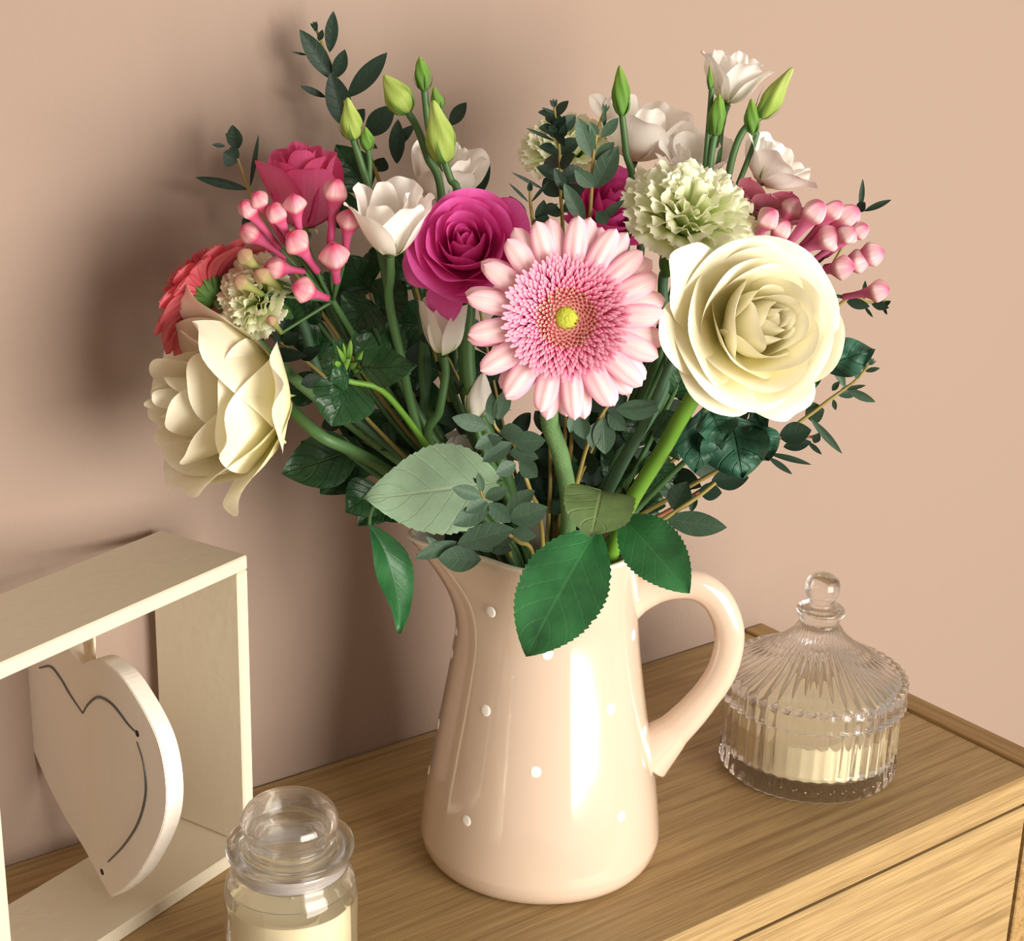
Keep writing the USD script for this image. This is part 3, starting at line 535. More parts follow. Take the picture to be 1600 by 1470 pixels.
def leaf_mesh(b, t, W, roll=0.0, bend=0.0, fold=0.25, vm=0.42, sq=1.6, serr=0.0, nser=14, wave=0.0, nv=22, nu=9, seed=0, petiole=0.0, sidebend=0.0, flip=False, nrm=None):
    """A leaf from b to t; roll turns it about its own length away from facing the room; bend arches the tip back."""
    L = np.linalg.norm(t - b); y = unit(t - b)
    n0 = nrm if nrm is not None else unit(EYE - (b + t) / 2)
    n0 = unit(n0 - (n0 @ y) * y); x = np.cross(y, n0); c, s = math.cos(roll), math.sin(roll)
    x, n0 = c * x + s * n0, -s * x + c * n0
    if serr: nv = max(nv, nser * 4 + 1)
    v = np.linspace(0, 1, nv); u = np.linspace(-1, 1, nu); uu, vv = np.meshgrid(u, v)
    lo = np.sin(np.pi / 2 * np.clip(v / vm, 0, 1)) ** 0.75; hi = np.clip(1 - np.clip((v - vm) / (1 - vm), 0, 1) ** sq, 0, 1) ** 0.9
    w = W * np.maximum(lo * hi, 0.012)
    if serr: w = w * (1 - serr * ((v * nser) % 1.0) * (v < 0.97))
    arch = bend * L * 4 * (v - v**2) ; sb = sidebend * L * 4 * (v - v**2)
    zz_ = arch[:, None] + fold * w[:, None] * np.abs(uu) ** 1.3
    if wave: zz_ = zz_ + wave * W * (np.sin(vv * 9 + seed + uu) * np.abs(uu) ** 1.5 + 1.4 * (meshkit.noise(np.stack([uu * 1.5 + seed, vv * 4, 0 * uu], -1), seed) - 0.5))
    pts = b + (vv * L)[..., None] * y + (uu * w[:, None] + sb[:, None])[..., None] * x + zz_[..., None] * n0
    return grid(pts, np.stack([uu * 0.5 + 0.5, vv], -1), flip=flip)
def leaf_px(th, mt, b, t, wpx, tb=0.0, tt=None, parent=None, label=None, name="leaf", **kw):
    B_, T_ = P(*b, tb), P(*t, tb if tt is None else tt)
    return th.part(name, leaf_mesh(B_, T_, wpx * 0.5 * mm((B_ + T_) / 2), **kw), mt, label=label, parent=parent)

# ------------------------------------------------------------------ the bouquet: every stem is a thing of its own, standing in the jug
def px_len(n, p): return n * mm(p)
def S(th, pts, r0, r1, mt, name="stem", sides=10): th.part(name, tube(pts, [r0, r1], sides), mt)
BQ = "flowers in the jug"

# pale pink gerbera
t = Thing("gerbera", "large pale pink gerbera with green eye facing front at the middle of the bouquet", "gerbera", BASE0, "gerberas in the bouquet")
c = P(885, 497, 0.095); ax = unit(unit(EYE - c) + 0.02 * UP)
e = gerbera(t, c, ax, px_len(161, c), PALEGERB, seed=0.4, wide=0.118, rows=((17, 0.97, 0.05, 0.0), (16, 1.0, -0.02, 0.5), (9, 0.96, -0.06, 0.2)))
S(t, spline([e, P(858, 640, 0.062), P(876, 712, 0.045), P(888, 780, 0.03)] + into_jug(885, 0.015, 1), 10), 0.0042, 0.0036, STEMR)

# salmon gerbera at the left edge
t = Thing("gerbera", "salmon pink gerbera seen from the side at the left edge of the bouquet", "gerbera", BASE0, "gerberas in the bouquet")
c = P(322, 452, 0.03)
e = gerbera(t, c, V(-0.70, 0.48, -0.52), px_len(118, c), SALMON, SALMON, SALMON, seed=1.2, cup=-0.16, rows=((12, 1.0, 0.0, 0.0), (12, 0.96, -0.07, 0.5)), wide=0.19)
S(t, stem_path(e, V(-0.62, 0.70, -0.1), [P(470, 600, 0.01), P(640, 730, 0.0)], 800, -0.01, 2), 0.0028, 0.003, STEMR)

# dusky pink gerbera at the right
t = Thing("gerbera", "dusky pink gerbera turned away behind the green carnation on the right", "gerbera", BASE0, "gerberas in the bouquet")
c = P(1190, 336, -0.005)
e = gerbera(t, c, V(0.30, 0.90, -0.15), px_len(104, c), DUSKY, DUSKY, DUSKY, seed=2.2, cup=0.42, rows=((10, 1.0, 0.0, 0.0), (10, 0.94, -0.09, 0.5)), wide=0.25)
S(t, stem_path(e, V(0.45, 0.75, -0.45), [P(1080, 560, -0.01), P(960, 740, -0.01)], 900, -0.02, 3), 0.0028, 0.003, STEMR)

# cream roses
RG = "cream roses in the bouquet"
t = Thing("cream_rose", "big cream white rose wide open at the right front of the bouquet", "rose", BASE0, RG)
c = P(1228, 496, 0.110); ax = V(0.28, 0.30, 0.87); R_ = px_len(117, c)
e = rose(t, c, ax, R_, 1.42 * R_, CREAM, n=26, seed=3, drop=0.50, curlk=1.15, extra=[
    (2.55, [(0.1, 0.0), (1.0, 0.0), (1.25, 0.50), (1.62, 0.72)], 0.60, dict(k=0.9, edge=0.22 * R_, noise=0.05 * R_, vm=0.55, tip=0.08 * R_)),
    (3.25, [(0.1, 0.0), (1.0, -0.05), (1.20, 0.40), (1.48, 0.42)], 0.62, dict(k=1.0, edge=0.18 * R_, noise=0.05 * R_, vm=0.5)),
    (4.1, [(0.1, 0.0), (1.0, -0.1), (1.15, 0.30), (1.36, 0.22)], 0.75, dict(k=1.3, edge=0.12 * R_, noise=0.05 * R_, vm=0.55)),
    (5.2, [(0.1, 0.0), (1.0, -0.1), (1.20, 0.30), (1.50, 0.20)], 0.62, dict(k=1.2, edge=0.14 * R_, noise=0.06 * R_, vm=0.5, tip=0.1 * R_)),
    (6.0, [(0.1, 0.0), (0.9, -0.1), (1.12, 0.35), (1.36, 0.40)], 0.75, dict(k=1.4, edge=0.1 * R_, noise=0.04 * R_, vm=0.55))])
S(t, spline([e, P(1076, 632, 0.07), P(1030, 712, 0.05), P(982, 792, 0.035)] + into_jug(955, 0.02, 2), 10), 0.0036, 0.0036, STEMB)
leaf_px(t, ROSELEAF, (934, 826), (822, 1026), 142, 0.062, 0.088, serr=0.075, nser=24, fold=0.10, vm=0.45, sq=2.2, wave=0.05, bend=0.04, roll=-0.15, nv=97, nu=13)
leaf_px(t, ROSELEAF, (972, 806), (1078, 926), 96, 0.055, 0.085, serr=0.08, nser=20, fold=0.16, vm=0.45, sq=2.2, wave=0.05, bend=0.06, roll=0.1, nu=13)
leaf_px(t, OLIVELEAF, (940, 766), (924, 838), 112, 0.052, 0.082, serr=0.05, nser=10, fold=0.10, vm=0.35, sq=5.0, wave=0.05, bend=0.18, nu=15, label="folded olive green leaf")
S(t, spline([P(985, 785, 0.036), P(968, 800, 0.05), P(945, 822, 0.058), P(930, 832, 0.064)], 8), 0.0012, 0.0009, STEMB, "leaf_stalk", 6)

t = Thing("cream_rose", "cream white rose lying out sideways at the left front of the bouquet", "rose", BASE0, RG)
c = P(234, 624, 0.072); ax = V(-0.80, 0.15, 0.48); R_ = px_len(115, c); H_ = 1.85 * R_
e = rose(t, c, ax, R_, H_, CREAM, n=18, seed=8, curlk=1.3, drop=0.22, open_=0.95, extra=[
    (az, [(0.1, 0.0), (1.0, 0.0), (0.92 * kk, 0.62 * zt), (1.36 * kk, zt)], w, dict(k=1.12, edge=0.26 * R_, noise=0.06 * R_, vm=0.45, sq=1.4, tip=0.22 * R_, nu=25, nv=24))
    for az, kk, zt, w in ((-0.1, 1.0, 0.78, 1.0), (0.9, 1.06, 0.95, 0.95), (1.9, 1.05, 0.80, 1.0), (3.1, 1.08, 0.6, 0.95), (4.3, 1.0, 0.75, 1.0), (5.3, 1.12, 0.50, 1.0), (0.4, 1.15, 0.45, 0.9))])
S(t, spline([e, P(500, 680, 0.05), P(550, 704, 0.042), P(616, 744, 0.03)] + into_jug(760, 0.01, 3), 10), 0.0027, 0.0032, STEM)
leaf_px(t, ROSEBACK, (784, 752), (570, 780), 146, 0.035, 0.075, serr=0.05, nser=18, fold=-0.08, vm=0.42, sq=1.9, wave=0.06, bend=0.05, nu=13, label="pale underside of a broad leaf")
leaf_px(t, ROSELEAF, (577, 818), (624, 990), 66, 0.03, 0.045, serr=0.05, nser=18, fold=0.35, vm=0.5, sq=1.6, wave=0.12, sidebend=-0.09, roll=0.5, nu=11)
S(t, spline([P(616, 744, 0.03), P(596, 770, 0.03), P(580, 800, 0.03), P(577, 820, 0.03)], 8), 0.0012, 0.0009, STEM, "leaf_stalk", 6)
S(t, spline([P(640, 752, 0.03), P(720, 765, 0.034), P(786, 752, 0.036)], 8), 0.0012, 0.0009, STEM, "leaf_stalk", 6)

# magenta roses
RG = "magenta roses in the bouquet"
t = Thing("magenta_rose", "bright magenta rose with drooping lower petals left of the pale gerbera", "rose", BASE0, RG)
c = P(724, 360, 0.065); ax = V(-0.05, 0.52, 0.80); R_ = px_len(78, c); H_ = 1.3 * R_
B_ = basis(ax)
e = rose(t, c, ax, R_, H_, MAGENTA, n=24, seed=5, curlk=0.8, extra=[
    (4.25, [(0.1, 0.0), (1.0, -0.05), (1.25, -0.1), (1.25, -0.85)], 0.42, dict(k=1.3, edge=-0.10 * R_, vm=0.6, noise=0.05 * R_, tip=0.1 * R_)),
    (3.5, [(0.1, 0.0), (0.9, 0.0), (1.2, 0.35), (1.38, 0.0)], 0.55, dict(k=1.4, edge=0.1 * R_, vm=0.6, noise=0.05 * R_)),
    (0.4, [(0.1, 0.0), (0.9, 0.0), (1.1, 0.6), (1.35, 0.75)], 0.8, dict(k=1.5, edge=0.1 * R_, vm=0.6))])
S(t, stem_path(e, ax, [P(735, 600, 0.03), P(790, 740, 0.02)], 815, 0.005, 4), 0.0032, 0.0033, STEM)

t = Thing("magenta_rose", "half open deep pink rose standing upright at the upper left", "rose", BASE0, RG)
c = P(472, 226, 0.0); ax = V(0.0, 0.97, 0.16); R_ = px_len(62, c); H_ = 2.15 * R_
e = rose(t, c, ax, R_, H_, ROSEPINK, n=18, seed=12, curlk=0.55, open_=0.82, drop=0.10, extra=[
    (3.3, [(0.1, 0.0), (0.95, 0.1), (0.92, 0.85), (1.42, 0.80)], 0.8, dict(k=1.1, edge=0.2 * R_, vm=0.6)),
    (5.6, [(0.1, 0.0), (0.95, 0.1), (0.92, 0.9), (1.35, 0.92)], 0.8, dict(k=1.1, edge=0.2 * R_, vm=0.6))])
S(t, stem_path(e, ax, [P(560, 560, -0.01), P(700, 740, -0.015)], 790, -0.02, 5), 0.003, 0.0032, STEM)

t = Thing("magenta_rose", "magenta rose half hidden behind the eucalyptus above the pale gerbera", "rose", BASE0, RG)
c = P(968, 292, -0.02); ax = V(0.12, 0.70, 0.62); R_ = px_len(68, c); H_ = 1.3 * R_
e = rose(t, c, ax, R_, H_, MAGENTA, n=20, seed=15, curlk=0.8)
S(t, stem_path(e, ax, [P(930, 560, -0.02), P(890, 740, -0.02)], 870, -0.02, 6), 0.003, 0.0032, STEM)

# carnations
CG = "green white carnations in the bouquet"
t = Thing("carnation", "frilly pale green carnation in full view above the right cream rose", "carnation", BASE0, CG)
c = P(1088, 304, 0.035); ax = V(0.16, 0.80, 0.52); e = carnation(t, c, ax, px_len(120, c), GREENP, n=38, seed=1)
S(t, stem_path(e, ax, [P(1040, 600, 0.0), P(960, 740, 0.005)], 915, 0.0, 7), 0.0024, 0.0026, STEMD)
t = Thing("carnation", "green white carnation at the back behind a dark eucalyptus sprig", "carnation", BASE0, CG)
c = P(882, 204, -0.045); ax = V(-0.15, 0.85, 0.40); e = carnation(t, c, ax, px_len(84, c), GREENP, n=36, seed=2)
S(t, stem_path(e, ax, [P(880, 540, -0.03), P(875, 740, -0.02)], 860, -0.025, 8), 0.0024, 0.0026, STEMD)
t = Thing("carnation", "cream green carnation between the left bouvardia and the salmon gerbera", "carnation", BASE0, CG)
c = P(378, 454, 0.045); ax = V(-0.50, 0.45, 0.66); e = carnation(t, c, ax, px_len(80, c), GREENP, n=34, seed=3)
S(t, stem_path(e, ax, [P(520, 620, 0.01), P(680, 750, 0.005)], 800, 0.0, 9), 0.0024, 0.0026, STEMD)

# lisianthus flowers
LG = "white lisianthus in the bouquet"
for k, (lab, (mx, my), tt, a, rp, hp_, fl, mids, mp) in enumerate([
    ("white lisianthus goblet in front of the deep pink rose on the left", (610, 292), 0.065, (0.02, 0.92, 0.30), 54, 116, 0.40, [(608, 470, .045), (626, 556, .035), (668, 700, .02)], 800),
    ("white lisianthus with curled tips behind the pale green buds", (700, 230), 0.0, (0.12, 0.92, 0.22), 50, 86, 0.5, [(668, 460, .0), (672, 650, .0)], 812),
    ("white lisianthus standing tallest at the upper right", (1160, 84), -0.03, (0.22, 0.95, 0.05), 42, 76, 0.6, [(1100, 330, -.03), (960, 720, -.02)], 890),
    ("wide white lisianthus behind the single slim bud at the upper right", (1012, 156), -0.045, (0.15, 0.93, 0.1), 62, 94, 0.5, [(1000, 400, -.04), (930, 720, -.02)], 880),
    ("white lisianthus seen low behind the frilly green carnation", (1092, 218), -0.03, (0.05, 0.80, 0.25), 52, 60, 0.5, [(1060, 430, -.03), (950, 720, -.02)], 885),
    ("white lisianthus tilted to the right beside the dusky gerbera", (1234, 230), -0.02, (0.55, 0.78, 0.1), 52, 70, 0.55, [(1120, 450, -.02), (970, 720, -.015)], 905),
    ("white lisianthus half hidden under the bright magenta rose", (690, 462), 0.035, (-0.05, 0.97, 0.15), 40, 96, 0.05, [(687, 640, .028), (676, 700, .02)], 806),
    ("small white lisianthus low among stems above the pale leaf", (722, 690), 0.01, (-0.1, 0.9, 0.3), 34, 50, 0.3, [(760, 770, .005)], 820)]):
    t = Thing("lisianthus", lab, "lisianthus", BASE0, LG)
    c = P(mx, my, tt); ax = V(*a); m_ = mm(c)
    e = lisianthus(t, c, ax, rp * m_, hp_ * m_, seed=k + 1, flare=fl)
    S(t, stem_path(e, ax, [P(*q) for q in mids], mp, tt * 0.3, k), 0.0019, 0.0024, STEM)

# lisianthus buds
LB = "lisianthus buds in the bouquet"
for k, (lab, buds, stem, mp) in enumerate([
    ("pair of green lisianthus buds left of the pale buds", [((552, 218), (543, 152), 17, 0), ((575, 234), (571, 198), 11, 1)], [(566, 262, .03), (576, 296, .03), (600, 420, .025), (650, 640, .015)], 806),
    ("fat lime lisianthus bud bent to the left", [((638, 176), (600, 117), 21, 0)], [(652, 200, .02), (668, 245, .02), (690, 312, .015), (690, 560, .01)], 815),
    ("two small green lisianthus buds at the back of the pale bud", [((663, 141), (656, 88), 12, 1), ((687, 170), (678, 136), 10, 1)], [(670, 200, -.01), (684, 262, -.01), (700, 330, -.01), (720, 600, -.01)], 820),
    ("pale cream green lisianthus bud standing in front of the white flower with curled tips", [((695, 254), (677, 156), 23, 0)], [(704, 280, .03), (716, 312, .03), (720, 480, .02), (735, 650, .015)], 822),
    ("single slim green bud on the left of the right hand white group", [((972, 180), (968, 102), 14, 1)], [(978, 236, -.02), (985, 330, -.02), (930, 700, -.015)], 880),
    ("slim green bud below the tallest white lisianthus", [((1117, 212), (1124, 146), 13, 1), ((1110, 138), (1109, 102), 5, 1)], [(1110, 250, -.01), (1090, 400, -.01), (960, 720, -.01)], 895),
    ("long lime bud pointing right beside the tallest white lisianthus", [((1187, 184), (1239, 105), 16, 0), ((1176, 208), (1174, 154), 12, 1)], [(1150, 228, -.015), (1100, 420, -.015), (965, 720, -.01)], 900),
    ("half hidden whitish bud under the pale gerbera's left petals", [((742, 652), (756, 582), 20, 2)], [(752, 690, .03), (790, 770, .02)], 825)]):
    t = Thing("lisianthus_bud", lab, "flower bud", BASE0, LB)
    t0 = stem[0][2]; first = None
    for j, (b, q, r, m_) in enumerate(buds):
        b3, q3 = P(*b, t0), P(*q, t0 + 0.002)
        bud(t, b3, q3, r * mm(b3), (BUD, BUDG, WHITEP)[m_], seed=k + j)
        if j == 0: S(t, spline([b3 + (q3 - b3) * 0.03] + [P(*q) for q in stem] + into_jug(mp, t0 * 0.3, k + 10), 10), 0.0016, 0.0023, STEM)
        else: S(t, spline([b3 + (q3 - b3) * 0.03, b3 - unit(q3 - b3) * 0.006, P(*stem[min(1, len(stem) - 1)])], 8), 0.0012, 0.0014, STEM, "side_stem", 7)

# bouvardia
BG = "pink bouvardia in the bouquet"
def bouvardia(lab, heads, node, mids, mp, t0, seed=0, young=(), bm=None):
    t = Thing("bouvardia", lab, "bouvardia", BASE0, BG); rng = np.random.RandomState(seed + 60); n3 = P(*node, t0 - 0.012)
    for j, (hx, hy, bx, by, r) in enumerate(heads):
        dt = 0.012 * (rng.rand() - 0.3); hc_, b3 = P(hx, hy, t0 + dt + 0.006), P(bx, by, t0 + dt * 0.3)
        m_ = mm(hc_); d = unit(hc_ - b3); tip = hc_ + d * r * 1.0 * m_
        p = t.part("flower_bud", trumpet(b3, tip, r * m_, 0.30 * r * m_, seed=rng.rand() * 3), bm or BOUV)
        t.part("flower_stalk", tube(spline([b3, b3 * 0.6 + n3 * 0.4 - UP * 0.001, n3], 5), [0.0008, 0.0010], 6), STEM)
    for (hx, hy, bx, by, r) in young:
        hc_, b3 = P(hx, hy, t0 + 0.008), P(bx, by, t0 + 0.002); m_ = mm(hc_)
        t.part("young_bud", trumpet(b3, hc_ + unit(hc_ - b3) * r * m_, r * m_, 0.4 * r * m_, seed=rng.rand() * 3), BOUVG)
        t.part("flower_stalk", tube(spline([b3, b3 * 0.5 + n3 * 0.5, n3], 5), [0.0007, 0.0009], 6), STEM)
    S(t, spline([n3] + [P(*q) for q in mids] + into_jug(mp, t0 * 0.3, seed), 10), 0.0014, 0.0022, STEM); return t
tb = bouvardia("cluster of pink bouvardia buds on the left below the deep pink rose",
    [(387, 326, 436, 386, 16), (405, 312, 444, 378, 15), (431, 332, 462, 392, 17), (460, 318, 472, 384, 17), (524, 298, 516, 380, 20), (391, 363, 446, 402, 17), (463, 377, 496, 424, 20), (545, 343, 538, 408, 18), (522, 398, 526, 440, 22), (430, 418, 476, 424, 17), (473, 452, 512, 466, 19)],
    (520, 470), [(600, 600, .01), (700, 750, .005)], 805, 0.05, 1, [(382, 400, 410, 430, 13), (408, 430, 440, 450, 13), (376, 440, 410, 460, 12), (424, 500, 440, 520, 9)])
tb2 = bouvardia("cluster of pink bouvardia buds at the right edge of the bouquet",
    [(1238, 324, 1198, 392, 16), (1274, 330, 1218, 398, 20), (1304, 328, 1244, 394, 17), (1324, 338, 1248, 398, 22), (1222, 357, 1192, 396, 17), (1296, 371, 1234, 400, 20), (1326, 366, 1264, 412, 16), (1318, 418, 1274, 424, 18), (1342, 408, 1288, 418, 17), (1364, 397, 1302, 414, 18), (1374, 454, 1318, 464, 17), (1201, 340, 1174, 386, 18), (1345, 360, 1290, 400, 14)],
    (1230, 440), [(1120, 620, .0), (980, 750, .0)], 910, 0.02, 2, bm=BOUV2)

# ------------------------------------------------------------------ greenery
def L3(t, mt, b3, d, L, W, name="leaf", **kw):
    return t.part(name, leaf_mesh(b3, b3 + unit(d) * L, W, **kw), mt)
def sprig(lab, stem, leaves=(), auto=0, frm=0.0, to=1.0, lpx=40, wpx=18, mt=None, tw=None, mp=850, mt_in=0.0, seed=0, r0=0.0006, r1=0.0014, group="eucalyptus sprigs in the bouquet", name="eucalyptus_sprig", category="eucalyptus sprig", tipbud=True, lift=0.5, back=0.0, into=True, **kw):
    """stem: (x, y, t) from the tip down; leaves: explicit (base, tip, width in pixels, t at base, t at tip)."""
    mt, tw = mt or EUCA, tw or TWIG; rng = np.random.RandomState(seed + 100)
    t = Thing(name, lab, category, BASE0, group)
    pts = [P(*q) for q in stem]; vis = spline(pts, 10)
    S(t, spline(pts + (into_jug(mp, mt_in, seed) if into else []), 8), r0, r1, tw, sides=7)
    for k, q in enumerate(leaves):
        b, e, w = q[:3]; tb_ = q[3] if len(q) > 3 else stem[0][2]; tt_ = q[4] if len(q) > 4 else tb_ + 0.004
        leaf_px(t, q[5] if len(q) > 5 else mt, b, e, w, tb_, tt_, roll=(rng.rand() - 0.5) * 0.5, bend=0.04 * (rng.rand() - 0.3), fold=0.12 + 0.2 * rng.rand(), vm=0.5, sq=1.9, seed=k, nv=14, nu=7, **kw)
    n = len(vis)
    for k in range(auto):
        f = frm + (to - frm) * (k + 0.5) / auto; i = min(n - 2, int(f * (n - 1))); p = vis[i]; tan = unit(vis[i] - vis[i + 1])
        a = unit(np.cross(tan, TC)); b_ = np.cross(tan, a); ph = k * np.pi / 2 + 0.5 + (rng.rand() - 0.5) * 0.9
        grow = 0.55 + 0.45 * min(1, f * 2.2)
        for s_ in (0, np.pi):
            if rng.rand() < 0.08: continue
            d = math.cos(ph + s_) * a + math.sin(ph + s_) * b_ + lift * (1.3 - 0.5 * f) * tan + (rng.rand(3) - 0.5) * 0.5
            Lm, Wm = lpx * grow * (0.8 + 0.4 * rng.rand()) * mm(p), 0.5 * wpx * grow * (0.85 + 0.3 * rng.rand()) * mm(p)
            L3(t, mt, p, d, Lm, Wm, roll=(rng.rand() - 0.5) * 1.6, bend=0.05, fold=0.2, vm=0.5, sq=1.9, nv=12, nu=7, seed=k, **kw)
    if tipbud:
        d = unit(vis[0] - vis[1])
        for s_ in (-0.4, 0.0, 0.45):
            a = unit(np.cross(d, TC)); L3(t, mt, vis[0], d + s_ * a, 0.0040, 0.0008, "tip_leaf", nv=7, nu=5)
    return t

sprig("tall dark eucalyptus sprig rising highest at the upper left", [(494, 46, -.05), (512, 90, -.05), (530, 130, -.05), (548, 190, -.045), (580, 250, -.03), (640, 420, -.02), (720, 680, -.015)],
    [((515, 82), (521, 17), 21), ((519, 124), (468, 46), 31), ((524, 122), (539, 77), 23), ((543, 152), (605, 82), 30), ((538, 198), (516, 113), 40), ((509, 152), (469, 134), 11), ((480, 86), (455, 81), 4), ((494, 50), (491, 34), 8), ((498, 64), (504, 46), 10),
     ((572, 212), (616, 165), 36), ((620, 256), (622, 186), 26), ((590, 232), (560, 215), 12), ((548, 200), (570, 170), 24), ((702, 196), (729, 160), 22), ((746, 308), (764, 249), 20), ((590, 268), (600, 246), 26), ((612, 230), (648, 195), 18)], mt=EUCAD, mp=800, mt_in=-0.02, seed=1)
sprig("small eucalyptus tip with round leaves at the far upper left", [(368, 240, -.01), (378, 266, -.01), (388, 294, -.01), (420, 360, .0), (490, 470, .0), (640, 680, .0)],
    [((372, 252), (349, 238), 33), ((370, 234), (363, 195), 25), ((352, 228), (331, 226), 7), ((388, 296), (305, 277), 15), ((391, 292), (404, 210), 8), ((366, 225), (352, 208), 7), ((400, 335), (372, 330), 16), ((396, 340), (378, 352), 18)], mt=EUCAD, mp=790, mt_in=-0.01, seed=2)
sprig("grey green eucalyptus sprig upright above the pale gerbera", [(943, 176, .03), (934, 204, .03), (927, 246, .03), (924, 300, .028), (921, 350, .025), (910, 520, .01), (890, 720, .0)],
    [((926, 246), (903, 184), 30), ((930, 294), (966, 228), 36), ((929, 292), (898, 265), 26), ((913, 350), (881, 286), 27), ((932, 348), (976, 312), 15), ((940, 214), (966, 184), 19), ((934, 214), (921, 190), 15), ((930, 250), (960, 222), 20), ((944, 200), (945, 168), 7), ((932, 330), (950, 350), 22)], mt=EUCA, mp=880, mt_in=0.01, seed=3)
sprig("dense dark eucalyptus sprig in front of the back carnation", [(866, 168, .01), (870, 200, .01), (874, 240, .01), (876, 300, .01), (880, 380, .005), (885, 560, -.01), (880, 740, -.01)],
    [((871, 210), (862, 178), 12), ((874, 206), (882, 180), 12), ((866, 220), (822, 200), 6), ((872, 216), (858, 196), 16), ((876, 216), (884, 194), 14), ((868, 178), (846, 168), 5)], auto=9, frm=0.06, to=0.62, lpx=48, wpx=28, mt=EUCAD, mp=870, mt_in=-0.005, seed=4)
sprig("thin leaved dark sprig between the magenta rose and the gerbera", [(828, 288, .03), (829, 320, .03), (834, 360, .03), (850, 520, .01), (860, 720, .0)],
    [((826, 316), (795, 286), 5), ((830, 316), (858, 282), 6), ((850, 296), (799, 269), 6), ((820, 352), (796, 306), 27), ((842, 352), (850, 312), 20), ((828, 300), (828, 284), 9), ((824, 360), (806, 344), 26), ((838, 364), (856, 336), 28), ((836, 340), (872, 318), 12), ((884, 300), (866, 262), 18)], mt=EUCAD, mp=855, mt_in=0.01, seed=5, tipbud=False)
sprig("narrow leaf tip poking out behind the right bouvardia", [(1346, 318, -.02), (1335, 345, -.02), (1290, 430, -.02), (1150, 620, -.015), (990, 760, -.01)],
    [((1344, 328), (1348, 279), 9), ((1350, 330), (1393, 312), 10), ((1342, 334), (1322, 322), 14), ((1340, 330), (1352, 316), 16)], mt=EUCAD, mp=915, mt_in=-0.02, seed=6, tipbud=False)
sprig("small eucalyptus twig under the lowest right bouvardia bud", [(1384, 470, .0), (1358, 472, .0), (1322, 468, .0), (1250, 540, .0), (1100, 680, .0)],
    [((1322, 470), (1359, 479), 17), ((1361, 473), (1389, 481), 15), ((1350, 478), (1364, 496), 5), ((1380, 480), (1386, 492), 5), ((1350, 468), (1352, 438), 8), ((1380, 476), (1392, 470), 8)], mt=EUCAD, mp=915, mt_in=-0.01, seed=7, tipbud=False)
sprig("eucalyptus sprig reaching out right below the big cream rose", [(1357, 570, .02), (1335, 596, .02), (1299, 622, .02), (1262, 650, .02), (1190, 700, .02), (1060, 770, .015)],
    [((1320, 605), (1302, 562), 15), ((1323, 608), (1368, 628), 14), ((1322, 608), (1353, 602), 7), ((1338, 596), (1343, 556), 10), ((1344, 590), (1332, 578), 8), ((1352, 580), (1375, 575), 8), ((1350, 578), (1348, 560), 8), ((1302, 624), (1306, 641), 8), ((1288, 640), (1258, 648), 34, .02, .016), ((1310, 618), (1340, 606), 22, .015, .012), ((1266, 653), (1316, 709), 13), ((1300, 610), (1312, 596), 10)], mt=EUCA, mp=930, mt_in=0.01, seed=8)
sprig("eucalyptus twig with round dark leaves low on the right", [(1276, 680, .03), (1262, 683, .03), (1218, 684, .03), (1196, 696, .03), (1120, 750, .025), (1050, 795, .02)],
    [((1217, 682), (1268, 672), 36), ((1224, 698), (1268, 690), 20), ((1272, 692), (1280, 676), 13), ((1262, 690), (1284, 710), 8), ((1200, 708), (1268, 726), 10), ((1200, 714), (1238, 741), 10), ((1112, 750), (1170, 746), 36), ((1092, 766), (1128, 770), 28), ((1052, 796), (1074, 752), 40), ((1086, 772), (1080, 800), 14), ((1196, 700), (1182, 690), 16)], mt=EUCAD, tw=TWIGR, mp=930, mt_in=0.015, seed=9, tipbud=False)
sprig("yellow twig with one pointed leaf above the jug handle", [(1118, 754, .045), (1090, 776, .045), (1038, 810, .045), (1000, 832, .035)],
    [((1040, 811), (1136, 824), 40, .045, .055)], mt=EUCA, mp=955, mt_in=0.02, seed=10, tipbud=False, r0=0.0009)
sprig("grey eucalyptus sprig in the middle below the pale gerbera", [(768, 640, .075), (775, 668, .074), (800, 690, .072), (812, 720, .065), (830, 770, .055), (842, 800, .045)],
    [((764, 668), (706, 652), 28), ((768, 662), (768, 613), 19), ((778, 656), (792, 606), 26), ((782, 676), (818, 674), 29), ((800, 690), (853, 688), 35), ((748, 693), (786, 684), 19), ((800, 692), (754, 721), 30), ((796, 705), (842, 716), 26), ((780, 680), (742, 700), 24), ((812, 720), (840, 745), 30), ((806, 724), (775, 740), 26), ((772, 664), (758, 642), 9)], mt=EUCA, mp=850, mt_in=0.02, seed=11)
sprig("eucalyptus sprig lying over the pale leaf above the jug's spout", [(748, 756, .09), (756, 780, .088), (772, 800, .082), (790, 830, .06), (810, 846, .04)],
    [((752, 776), (706, 762), 24), ((754, 768), (746, 738), 13), ((758, 778), (794, 762), 23), ((766, 790), (708, 820), 33), ((764, 786), (798, 816), 28), ((796, 812), (856, 792), 42), ((714, 850), (804, 826), 42), ((790, 800), (836, 766), 30, .07, .074), ((800, 830), (838, 838), 24), ((760, 782), (728, 800), 24)], mt=EUCA, mp=835, mt_in=0.02, seed=12)
sprig("small dark leaves drooping over the jug's spout", [(650, 868, .045), (690, 862, .045), (740, 850, .04), (780, 846, .03)],
    [((714, 846), (648, 872), 24, .045, .05), ((752, 874), (684, 872), 42, .05, .05), ((760, 850), (800, 860), 26, .045, .05), ((740, 838), (770, 862), 24), ((690, 858), (666, 838), 12), ((770, 842), (806, 836), 30), ((725, 845), (748, 835), 18)], mt=EUCA, mp=800, mt_in=0.02, seed=13, tipbud=False)
